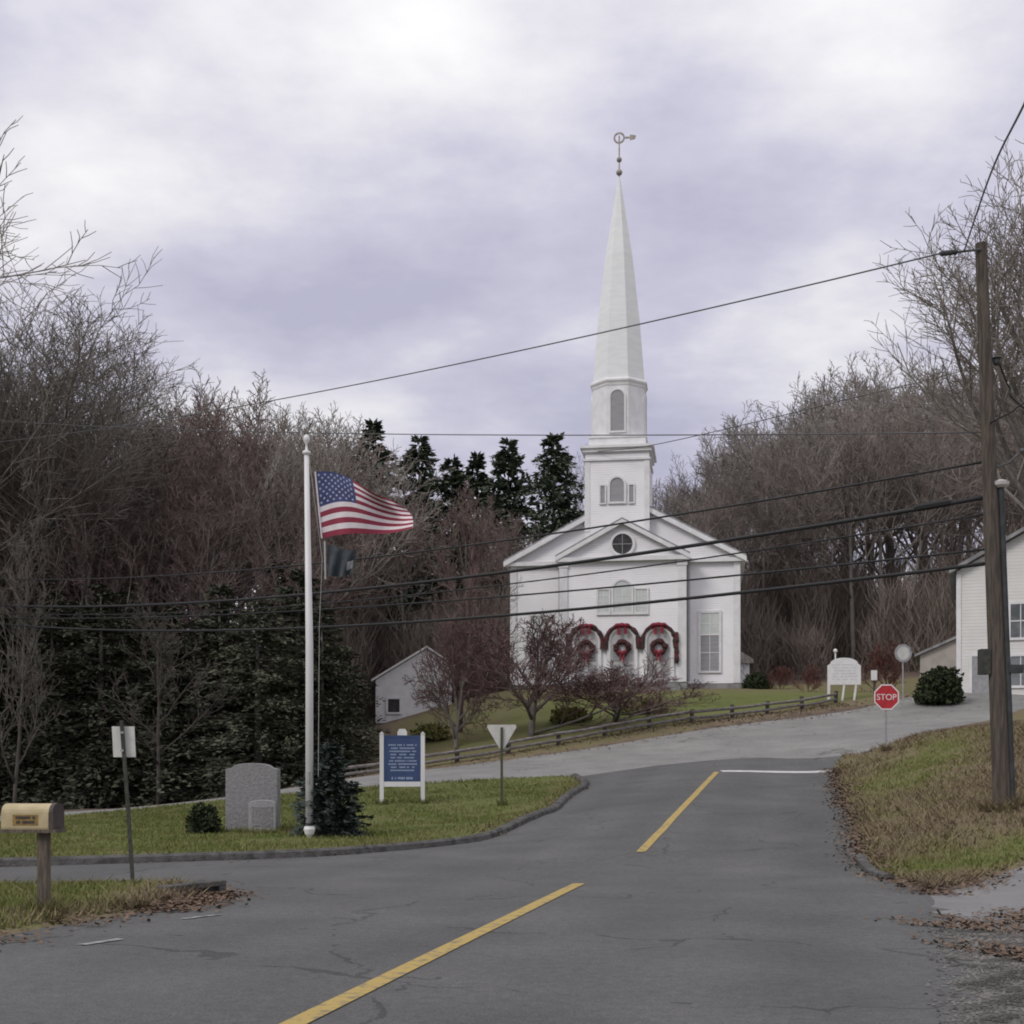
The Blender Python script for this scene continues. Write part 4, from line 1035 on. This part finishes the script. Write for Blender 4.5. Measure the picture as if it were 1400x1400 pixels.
def conifer(seed, H_, R_, whorls, per, sprays, sz, base=.06, droop=.25, power=.85, ragged=.25):
    rr = random.Random(seed); tk, cr = MB(), MB()
    tk.tube([(0, 0, -.4), (0, 0, H_*.5), (0, 0, H_*.98)], [H_*.016+.03, H_*.010+.02, .015], 7)
    vs, fs = [], []
    for w in range(whorls):
        t = base + (1-base)*((w + rr.uniform(-.3, .3))/whorls); t = min(max(t, base*.5), .995); z = H_*t
        rad = R_*((1-t)**power)
        n = max(3, int(per*(.45 + .55*(1-t))))
        for b_ in range(n):
            a = rr.uniform(0, 6.283); Lb = max(.12, rad*rr.uniform(1-ragged*1.6, 1+ragged*.6)); dr = droop*rr.uniform(.5, 1.5)
            rise = .25*t
            ca, sa = math.cos(a), math.sin(a)
            if Lb > .8 and rr.random() < .5: tk.tube([(0, 0, z), (ca*Lb*.85, sa*Lb*.85, z + Lb*(rise - dr)*.7)], [.03, .01], 3, caps=False)
            m = max(3, int(sprays*(.35 + .65*Lb/R_)))
            for s in range(m):
                f = .15 + .85*((s + rr.random())/m)
                lat = rr.gauss(0, .16)*Lb*(1.15-f)
                c = Vector((ca*Lb*f - sa*lat, sa*Lb*f + ca*lat, z + Lb*f*(rise - dr*f) + rr.gauss(0, .05)*Lb))
                sl_ = sz*rr.uniform(.6, 1.4)
                d = Vector((ca + rr.gauss(0, .55), sa + rr.gauss(0, .55), -dr + rr.gauss(.05, .35))).normalized()
                sd2 = d.cross(Vector((rr.gauss(0, .5), rr.gauss(0, .5), 1))).normalized()
                o = len(vs); wd = sl_*.26
                tip = c + d*sl_
                vs += [tuple(c - sd2*wd*.5), tuple(c + d*sl_*.45 - sd2*wd + Vector((0, 0, -.03))), tuple(tip), tuple(c + d*sl_*.45 + sd2*wd)]
                fs.append((o, o+1, o+2, o+3))
    cr.add(vs, fs)
    return tk, cr

def make_tree(name, label, cat, parts, mats, loc, group, rz=0.0, sc=(1, 1, 1)):
    o = empty(name, label, cat, loc, rz, group); o.scale = sc
    parts[0].build('trunk', mats[0], o, smooth=True); parts[1].build('crown', mats[1], o)
    return o
protos = {}
def use(key, factory, name, label, cat, mats, loc, group=None, rz=0.0, sc=(1, 1, 1)):
    """first use builds the prototype, later uses copy it with its trunk and crown"""
    k = (key, mats[1].name)
    if k not in protos:
        if key not in geo: geo[key] = factory()
        tkm, crm = geo[key]
        o = make_tree(name, label, cat, (tkm, crm), mats, loc, group, rz, sc); protos[k] = o
    else:
        o = copy_tree(protos[k]); o.location = loc; o.rotation_euler = (0, 0, rz); o.scale = sc
        tag(o, label, cat, group)
    return o
geo = {}
FOREST = [lambda s=s, h=h, r=r, f=f: bare_tree(s, h, r, (11, 8, 6, 4), fork=f, up=.42, rmin=.019, trunk_r=.20, spread=1.15) for s, h, r, f in ((1, 20, 6.6, .35), (2, 20, 5.6, .30), (3, 20, 7.2, .38), (4, 20, 6.2, .45))]
def forest(px, d, ytop, name, label, group, m, wmul=1.0):
    x, y = W(px, d); z = H(x, y); h = EYE - (ytop - HZ)/F*d - z
    i = rnd.randrange(4); s = h/20.0
    return use(('forest', i), FOREST[i], name, label, 'tree', (M['bark'], m), (x, y, z - .1), group, rnd.uniform(0, 6.28), (s*wmul, s*wmul, s))

# wood on the hill right of the church
def prof(px, pts):
    return float(np.interp(px, [p[0] for p in pts], [p[1] for p in pts]))
RP = [(905, 690), (930, 650), (985, 590), (1040, 535), (1110, 548), (1150, 500), (1210, 470), (1290, 490), (1350, 500), (1420, 470), (1560, 460)]
gR = 'bare trees of the hillside wood right of the church'
for d, n, x0, x1, dy, m in ((96, 14, 945, 1500, 45, 'twig_mid'), (106, 15, 930, 1540, 22, 'twig'), (116, 15, 925, 1520, 8, 'twig'), (128, 14, 935, 1560, 0, 'twig')):
    for k in range(n):
        px = x0 + (x1-x0)*(k + rnd.uniform(.15, .85))/n
        yt = prof(px, RP) + dy*rnd.uniform(.4, 1.6) + rnd.uniform(0, 26)
        forest(px, d + rnd.uniform(-3, 3), yt, 'bare_tree', 'bare grey-brown tree in the wood on the hillside right of the church', gR, M[m], 1.0)
# wood behind the hemlocks at the left
LP = [(-200, 480), (0, 520), (90, 560), (160, 545), (230, 530), (300, 505), (360, 520), (410, 535), (440, 545), (470, 600), (560, 690), (640, 700)]
gL = 'bare trees of the wood behind the dark hemlocks'
for d, n, x0, x1, dy, m in ((62, 8, -60, 400, 90, 'twig_red'), (70, 10, -120, 450, 45, 'twig_red'), (80, 12, -160, 460, 12, 'twig_red'), (92, 13, -200, 470, 0, 'twig')):
    for k in range(n):
        px = x0 + (x1-x0)*(k + rnd.uniform(.1, .9))/n
        yt = prof(px, LP) + dy*rnd.uniform(.3, 1.5) + rnd.uniform(0, 30)
        forest(px, d + rnd.uniform(-2.5, 2.5), yt, 'bare_tree', 'bare reddish-brown tree in the wood behind the dark hemlocks', gL, M[m], 1.05)
for px, d, yt, lb in ((556, 88, 668, 'slim bare tree rising just right of the striped flag'), (640, 74, 672, 'slim bare brown tree between the striped flag and the church'), (690, 86, 690, 'bare brown tree close against the church roof on its left')):
    forest(px, d + 4, yt, 'bare_tree', lb, 'bare trees between the flag and the church', M['twig_red'], .9)
forest(905, 104, 640, 'bare_tree', 'low bare tree peeping over the church roof right of the tower', gR, M['twig'], .8)
forest(432, 66, 540, 'bare_tree', 'bare tree whose thin top rises just above the flagpole', gL, M['twig'], .8)

# big bare trees close by
x, y = W(-30, 62); z = H(x, y)
use('bigleft', lambda: bare_tree(21, 25.6, 13.5, (19, 14, 9, 6), fork=.34, up=.5, rmin=.016, trunk_r=.36, spread=1.15), 'bare_tree', 'largest fan-shaped grey bare tree, at the left edge above the mailbox', 'tree', (M['bark'], M['twig']), (x, y, z-.1), None, .6)
x, y = W(105, 64); z = H(x, y)
use('bigleft2', lambda: bare_tree(23, 23.5, 12.0, (17, 13, 9, 6), fork=.3, up=.42, rmin=.016, trunk_r=.28, spread=1.1), 'bare_tree', 'second fan-shaped grey bare tree above the leaning post sign, right of the larger one', 'tree', (M['bark'], M['twig']), (x, y, z-.1), None, 2.6)
x, y = -19.4, 30.5; z = H(x, y)
use('nearleft', lambda: bare_tree(33, 18.8, 8.9, (12, 8, 6, 4), fork=.66, up=.25, rmin=.012, trunk_r=.34, spread=1.2), 'bare_tree', 'nearest bare tree, only its branch tips reaching in high at the left edge', 'tree', (M['bark'], M['twig']), (x, y, z-.1), None, 1.1)
x, y = W(1452, 47); z = H(x, y)
use('nearright', lambda: bare_tree(45, 20.3, 8.4, (14, 10, 8, 5), fork=.34, up=.6, rmin=.014, trunk_r=.30, spread=.8), 'bare_tree', 'tall upswept bare tree behind the utility pole at the right edge', 'tree', (M['bark'], M['twig']), (x, y, z-.1), None, 2.0)

# row of spruces on the skyline
SPR = [lambda s=s, r=r: conifer(s, 24, r, 46, 18, 44, .60, base=.06, droop=.20, power=.74, ragged=.42) for s, r in ((5, 8.4), (6, 7.4), (7, 8.8))]
for k, (px, yt, d, lb) in enumerate(((510, 574, 104, 'tallest dark spruce standing above the striped flag'), (573, 592, 106, 'pointed dark spruce just right of the striped flag tip'), (618, 622, 108, 'short spruce left in the gap between the flag and the church'),
        (652, 618, 110, 'blunt spruce in the middle of the skyline row'), (695, 596, 106, 'slender spruce second from the church tower'), (757, 590, 104, 'dark spruce closest to the left side of the church tower'), (470, 610, 100, 'broad spruce directly behind the top of the flagpole'))):
    x, y = W(px, d); z = H(x, y); h = EYE - (yt - HZ)/F*d - z
    use(('spruce', k % 3), SPR[k % 3], 'spruce', lb, 'tree', (M['bark'], M['needle_pine']), (x, y, z-.1), 'spruces on the skyline left of the church', rnd.uniform(0, 6.28), (h/24*.95, h/24*.95, h/24))
x, y = W(800, 118); z = H(x, y)
forest(797, 118, 608, 'bare_tree', 'thin bare tree beside the left side of the church tower', 'bare trees between the flag and the church', M['twig'], .45)

# dark hemlocks behind the island
HEM = [lambda s=s, r=r: conifer(s, 11, r, 34, 13, 74, .25, base=.02, droop=.24, power=.7, ragged=.45) for s, r in ((11, 4.2), (12, 3.6), (13, 4.6))]
hl = [(30, 57, 850), (110, 56, 815), (165, 58, 800), (235, 55.5, 820), (300, 57, 790), (352, 55, 815), (408, 58, 770), (440, 57, 820), (468, 62, 880), (-45, 57, 860), (60, 62, 830), (200, 62, 780), (380, 62, 760), (-5, 55, 830), (72, 55.5, 800), (138, 55, 790)]
names = ['dark hemlock behind the cream mailbox', 'dark hemlock behind the leaning post sign', 'dark hemlock just right of the leaning post sign', 'dark hemlock over the small round shrub', 'dark hemlock behind the granite memorial slab', 'dark hemlock between memorial slab and flagpole', 'dark hemlock directly behind the flagpole', 'dark hemlock right of the flagpole', 'outermost hemlock whose boughs veil the small white house', 'dark hemlock at the left picture edge',
         'taller hemlock in the back row above the mailbox', 'taller hemlock in the back row above the small shrub', 'taller hemlock in the back row left of the striped flag', 'dark hemlock just left of the mailbox', 'dark hemlock between the mailbox and the leaning post sign', 'dark hemlock just left of the leaning post sign']
for k, ((px, d, yt), lb) in enumerate(zip(hl, names)):
    x, y = W(px, d); z = H(x, y); h = EYE - (yt - HZ)/F*d - z
    use(('hemlock', k % 3), HEM[k % 3], 'hemlock', lb, 'tree', (M['bark'], M['needle_dark']), (x, y, z-.1), 'dark hemlocks behind the grass island', rnd.uniform(0, 6.28), ((.62, .62, h/11) if k == 8 else (.8, .8, h/11) if k == 7 else (1.0, 1.0, h/11)))

for k, (px, d, yt, lb) in enumerate(((18, 51.5, 700, 'thin bare sapling left of the mailbox, in front of the hemlocks'), (215, 52.5, 800, 'low bare sapling right of the leaning post sign'), (-30, 52, 640, 'bare sapling cut by the left picture edge'))):
    x, y = W(px, d); z = H(x, y); h = EYE - (yt - HZ)/F*d - z
    use(('sap', k % 2), [lambda: bare_tree(111, 11, 2.3, (12, 8, 5, 3), fork=.15, up=.6, rmin=.013, trunk_r=.085), lambda: bare_tree(112, 11, 2.6, (11, 7, 5, 3), fork=.3, up=.5, rmin=.013, trunk_r=.09)][k % 2], 'sapling', lb, 'tree', (M['sapbark'], M['sapbark']), (x, y, z-.1), 'bare saplings in front of the hemlocks', k*1.7, (1, 1, h/11))
# three plum-coloured ornamental trees below the church, and a taller one
ORN = [lambda s=s: bare_tree(s, 5.0, 3.3, (11, 9, 8, 5), fork=.14, up=.28, rmin=.015, trunk_r=.15, spread=1.25) for s in (51, 52, 53)]
for k, (px, d, yt, r_, lb) in enumerate(((622, 60, 830, .72, 'plum-twigged small tree furthest from the church doors, above the yield sign'), (724, 60, 828, 1.25, 'plum-twigged small tree in the middle of the three below the church'), (840, 60.5, 905, 1.25, 'plum-twigged small tree right below the church doors'))):
    x, y = W(px, d); z = H(x, y); h = EYE - (yt - HZ)/F*d - z
    use(('orn', k), ORN[k], 'ornamental_tree', lb, 'tree', (M['bark'], M['twig_plum']), (x, y, z-.1), 'plum-twigged trees below the church', k*1.3, (r_, r_, h/5))
x, y = W(628, 64); z = H(x, y)
use('tallorn', lambda: bare_tree(61, 12.5, 3.0, (12, 8, 6, 4), fork=.15, up=.6, rmin=.014, trunk_r=.17), 'bare_tree', 'tall thin reddish bare tree left of the church front', 'tree', (M['twig_plum'], M['twig_red']), (x, y, z-.1), 'bare trees between the flag and the church', .3)

# shrubs and small conifers
x, y, z = G(450, 27.9, .03)
use('bspr', lambda: conifer(71, 2.05, .86, 22, 17, 22, .17, base=.02, droop=.10, power=.62, ragged=.3), 'small_spruce', 'small blue-green spruce planted beside the flagpole', 'tree', (M['bark'], M['needle_blue']), (x, y, z))
def leaf_shrub(seed, rx, ry, h, n, sz):
    rr = random.Random(seed); st, cr = MB(), MB()
    for k in range(7):
        a = rr.uniform(0, 6.28); st.tube([(0, 0, -.1), (math.cos(a)*rx*.3, math.sin(a)*ry*.3, h*.4), (math.cos(a)*rx*.6, math.sin(a)*ry*.6, h*.75)], [.03, .02, .01], 4)
    vs, fs = [], []
    lob = [(rr.uniform(0, 6.28), rr.uniform(.2, .9), rr.uniform(.75, 1.15)) for _ in range(9)]
    for k in range(n):
        a = rr.uniform(0, 6.28); e_ = math.asin(rr.uniform(0, 1)); r_ = rr.uniform(.55, 1.05)
        for la, le, lr in lob:
            if abs((a - la + 3.14) % 6.28 - 3.14) < .5 and abs(e_ - le) < .4: r_ *= lr
        c = Vector((math.cos(a)*math.cos(e_)*rx*r_, math.sin(a)*math.cos(e_)*ry*r_, .05 + math.sin(e_)*h*r_))
        d = Vector((rr.gauss(0, 1), rr.gauss(0, 1), rr.gauss(.4, .8))).normalized(); s2 = d.orthogonal().normalized(); s2.rotate(Quaternion(d, rr.uniform(0, 6.28)))
        o = len(vs); s_ = sz*rr.uniform(.6, 1.4)
        vs += [tuple(c), tuple(c + d*s_*.5 + s2*s_*.3), tuple(c + d*s_), tuple(c + d*s_*.5 - s2*s_*.3)]; fs.append((o, o+1, o+2, o+3))
    cr.add(vs, fs); return st, cr
def shrub(name, label, px, d, args, m, group=None):
    st, cr = leaf_shrub(*args); o = empty(name, label, 'shrub', G(px, d, .02), rnd.uniform(0, 6), group)
    st.build('stem', M['bark'], o); cr.build('foliage', m, o); return o
shrub('round_shrub', 'small dark evergreen shrub left of the memorial slab', 278, 28.2, (81, .33, .33, .62, 2600, .10), M['yew'])
shrub('yew_bush', 'dark green rounded bush in front of the pale house at right', 1288, 61, (82, 1.15, 1.0, 1.5, 6000, .22), M['yew'])
shrub('yew_bush', 'low dark bush against the foundation at the right of the church front', 1035, 80, (83, .8, .7, .85, 2500, .2), M['yew'])
for k, (px, d, lb) in enumerate(((780, 63, 'olive bush low between the middle and right plum-twigged trees'), (590, 63, 'olive-brown bush below the small white house'), (880, 64.5, 'low olive bush right of the plum-twigged trees'))):
    shrub('olive_bush', lb, px, d, (90+k, 1.2, .9, .62, 1500, .2), M['rhodo'], 'olive bushes on the church slope')
def twig_shrub(seed): return bare_tree(seed, 2.2, 1.3, (10, 8, 6, 3), fork=.05, up=.5, rmin=.012, trunk_r=.05, spread=1.1)
for k, (px, d, s, lb) in enumerate(((1104, 74, .7, 'red-twigged shrub left of the church notice board'), (1214, 73, 1.25, 'tall red-twigged shrub behind the round grey sign'), (1066, 79, .65, 'red-twigged shrub close to the church right corner'))):
    use(('rs', k), lambda k=k: twig_shrub(95+k), 'red_shrub', lb, 'shrub', (M['redshrub'], M['redshrub']), G(px, d, -.05), 'red-twigged shrubs near the notice board', k*1.0, (s, s, s*1.1))

# undergrowth of the woods and the far treeline: nobody could count these
def brush_mass(spots, seed, name, m, hmul=1.0):
    rr = np.random.RandomState(seed); V, Fc = [], []; o = 0
    for (x, y, h, r_, n) in spots:
        z = H(x, y)
        a = rr.uniform(0, 6.283, n); rad = r_*np.sqrt(rr.uniform(0, 1, n)); b0 = np.stack([x + rad*.7*np.cos(a), y + rad*.7*np.sin(a), z + h*rr.uniform(-.05, .62, n)], 1)
        ln_ = h*rr.uniform(.12, .42, n); tl = rr.normal(0, .42, (n, 2)); d = np.stack([tl[:, 0], tl[:, 1], np.ones(n)], 1); d /= np.linalg.norm(d, axis=1)[:, None]
        tp = b0 + d*ln_[:, None]
        an = rr.uniform(0, 6.283, n); wv = np.stack([np.cos(an), np.sin(an), np.zeros(n)], 1)*(.016 + .012*rr.rand(n))[:, None]
        mid = (b0 + tp)/2 + rr.normal(0, .05, (n, 3))*ln_[:, None]
        vv = np.stack([b0 - wv, b0 + wv, mid + wv*.9, mid - wv*.9, tp], 1).reshape(-1, 3)
        V.append(vv); k = np.arange(n)[:, None]*5 + o
        Fc += (k + np.array([[0, 1, 2, 3]])).tolist() + (k + np.array([[3, 2, 4]])).tolist(); o += n*5
    me = bpy.data.meshes.new(name); me.from_pydata(np.concatenate(V).tolist(), [], Fc); me.update(); me.materials.append(m)
    ob = bpy.data.objects.new(name, me); COL.objects.link(ob); return tag(ob, kind='stuff')
sp = []
for k in range(120):
    px = rnd.uniform(925, 1520); d = rnd.uniform(88, 124); x, y = W(px, d); sp.append((x, y, rnd.uniform(4, 13), rnd.uniform(1.5, 3), 640))
brush_mass(sp, 1, 'undergrowth', M['brush'])
sp = []
for k in range(110):
    px = rnd.uniform(-160, 520); d = rnd.uniform(64, 95); d = 95 + rnd.uniform(0, 4) if 470 < px < 640 else d; x, y = W(px, d); sp.append((x, y, rnd.uniform(4, 12), rnd.uniform(1.5, 3), 700))
for k in range(30):
    px = rnd.uniform(560, 720); d = rnd.uniform(88, 100); x, y = W(px, d); sp.append((x, y, rnd.uniform(4, 10), rnd.uniform(1.5, 3), 600))
brush_mass(sp, 2, 'undergrowth', M['brush'])
sp = []
for k in range(120):
    x = rnd.uniform(-110, 130); y = rnd.uniform(150, 190); sp.append((x, y, rnd.uniform(12, 18), rnd.uniform(3, 5), 700))
brush_mass(sp, 3, 'far_woods', M['brush'])

# ------------------------------------------------------------------ grass blades and dead leaves
def surf(x, y, isl):
    e_ = np.full(len(x), 1e9)
    for l in edge_all: e_ = np.minimum(e_, dist_line(x, y, l))
    return hgt(x, y) + np.clip(e_/.35, 0, 1)*np.where(isl, .10, .06), e_
def grass(n, seed):
    rr = np.random.RandomState(seed)
    # density falls with distance from the road's near end
    y = 11 + 36*rr.uniform(0, 1, n)**1.5; x = rr.uniform(-.47, .47, n)*(y+3)
    tuft = np.zeros(n, bool); m_ = 0
    for (bx, by, br_, bn) in feet:
        a = rr.uniform(0, 6.283, bn); q = br_*(1 + .35*np.abs(rr.normal(0, 1, bn)))
        x[m_:m_+bn] = bx + q*np.cos(a)*1.1; y[m_:m_+bn] = by + q*np.sin(a); tuft[m_:m_+bn] = True; m_ += bn
    bad = np.zeros(n, bool)
    for pl in (road, main_road, driveway, gravel): bad |= inside(x, y, pl)
    tuft = tuft[~bad]
    x, y = x[~bad], y[~bad]
    isl = inside(x, y, island); z, e_ = surf(x, y, isl)
    k = e_ > .12; x, y, z, e_, tuft = x[k], y[k], z[k], e_[k], tuft[k]; n = len(x)
    dr = dry(x, y) + .3*np.exp(-e_/.35) + rr.normal(0, .12, n)
    h = rr.uniform(.03, .085, n)*(1 + .8*(dr > .6))*(1 + 1.1*tuft); a = rr.uniform(0, 6.283, n); ln_ = rr.uniform(.2, .9, n)*h*(1 + 1.0*(dr > .6))
    w_ = rr.uniform(.005, .010, n)*(1 + y/22)
    b0 = np.stack([x, y, z - .015], 1); wv = np.stack([np.cos(a), np.sin(a), 0*a], 1)*w_[:, None]
    an = rr.uniform(0, 6.283, n); tp = b0 + np.stack([np.cos(an)*ln_, np.sin(an)*ln_, h + .015], 1)
    vv = np.stack([b0 - wv, b0 + wv, tp], 1).reshape(-1, 3)
    me = bpy.data.meshes.new('grass'); me.vertices.add(3*n); me.vertices.foreach_set('co', vv.ravel())
    me.loops.add(3*n); me.loops.foreach_set('vertex_index', np.arange(3*n)); me.polygons.add(n); me.polygons.foreach_set('loop_start', np.arange(n)*3); me.update()
    at = me.attributes.new('dry', 'FLOAT', 'POINT'); at.data.foreach_set('value', np.repeat(dr, 3).astype(np.float32))
    me.materials.append(M['blade']); o = bpy.data.objects.new('grass', me); COL.objects.link(o); tag(o, kind='stuff')
feet = [(fb.x, fb.y, .12, 260), (mb_.x, mb_.y, .62, 700), (ps.x, ps.y, .30, 300), (sb.x-.56, sb.y, .09, 160), (sb.x+.56, sb.y, .09, 160), (yb.x, yb.y, .06, 160), (pb_.x, pb_.y, .06, 220), (xb.x, xb.y, .10, 420), (pb.x, pb.y, .20, 420), (tb.x, tb.y, .06, 120)]
grass(330000, 1)
def leaves(paths, name, seed):
    rr = np.random.RandomState(seed); X, Y = [], []
    for path, n, w_, off in paths:
        p = np.array(path); i = rr.randint(0, len(p)-1, n); t = rr.rand(n)[:, None]; q = p[i]*(1-t) + p[i+1]*t
        d = p[i+1]-p[i]; d = d/np.linalg.norm(d, axis=1)[:, None]; nn = np.stack([-d[:, 1], d[:, 0]], 1); q = q + nn*(rr.normal(0, w_, n) + off)[:, None]
        X.append(q[:, 0]); Y.append(q[:, 1])
    x = np.concatenate(X); y = np.concatenate(Y); n = len(x)
    onr = np.zeros(n, bool)
    for pl in (road, main_road, driveway, gravel): onr |= inside(x, y, pl)
    zs_, e_ = surf(x, y, inside(x, y, island)); z = np.where(onr, hgt(x, y), zs_) + rr.uniform(.006, .035, n)
    s_ = rr.uniform(.015, .034, n)*(1 + y/60); a = rr.uniform(0, 6.283, n)
    u = np.stack([np.cos(a), np.sin(a), rr.normal(0, .3, n)], 1)*s_[:, None]; v = np.stack([-np.sin(a), np.cos(a), rr.normal(0, .3, n)], 1)*(s_*.6)[:, None]
    c = np.stack([x, y, z], 1); vv = np.stack([c-u, c-v, c+u, c+v], 1).reshape(-1, 3)
    me = bpy.data.meshes.new(name); me.from_pydata(vv.tolist(), [], (np.arange(n)[:, None]*4 + np.arange(4)).tolist()); me.update(); me.materials.append(M['leaf_litter'])
    o = bpy.data.objects.new(name, me); COL.objects.link(o); tag(o, kind='stuff')
leaves([(right_edge, 6500, .20, .10), (corner[len(corner)//3:], 9000, .30, -.05), (smooth_line([W(300, 16.2), W(270, 15.2), W(220, 14.0)], .3), 1300, .22, 0), (isl_front, 1800, .16, .1), (drive_bot, 3500, .35, 0), (drive_top, 2500, .2, 0), (main_far, 4000, .5, 0), (fl_, 3500, .5, -.3),
        (smooth_line([W(1310, 12.6), W(1400, 13.2), (9, 13.8)], .3), 2600, .45, 0), (smooth_line([W(1370, 10.6), W(1440, 10.8)], .3), 700, .5, 0)], 'leaf_litter', 4)

def pebbles(n, seed):
    rr = np.random.RandomState(seed)
    y = rr.uniform(6.5, 13.4, n); x = np.interp(y, [7.5, 9.5, 12.2, 13.4], [2.66, 3.31, 4.12, 4.5]) + np.abs(rr.normal(0, 1.3, n)) - .35*rr.rand(n)**2
    z = hgt(x, y); s_ = rr.uniform(.006, .020, n); s_[rr.rand(n) < .04] *= 2.0
    base = np.array([(1,0,0),(0,1,0),(-1,0,0),(0,-1,0),(0,0,.8),(0,0,-.5)], float)
    pts_ = base[None] * (s_[:, None, None] * rr.uniform(.7, 1.3, (n, 6, 1))); a = rr.uniform(0, 6.28, n); c, q = np.cos(a), np.sin(a)
    X = pts_[..., 0]*c[:, None] - pts_[..., 1]*q[:, None] + x[:, None]; Y = pts_[..., 0]*q[:, None] + pts_[..., 1]*c[:, None] + y[:, None]; Z = pts_[..., 2] + z[:, None] + .004
    f = np.array([(0,1,4),(1,2,4),(2,3,4),(3,0,4),(1,0,5),(2,1,5),(3,2,5),(0,3,5)])
    me = bpy.data.meshes.new('pebbles'); me.from_pydata(np.stack([X, Y, Z], -1).reshape(-1, 3).tolist(), [], (np.arange(n)[:, None, None]*6 + f).reshape(-1, 3).tolist()); me.update()
    me.materials.append(M['pebble']); o = bpy.data.objects.new('pebbles', me); COL.objects.link(o); tag(o, kind='stuff')
pebbles(9000, 3)
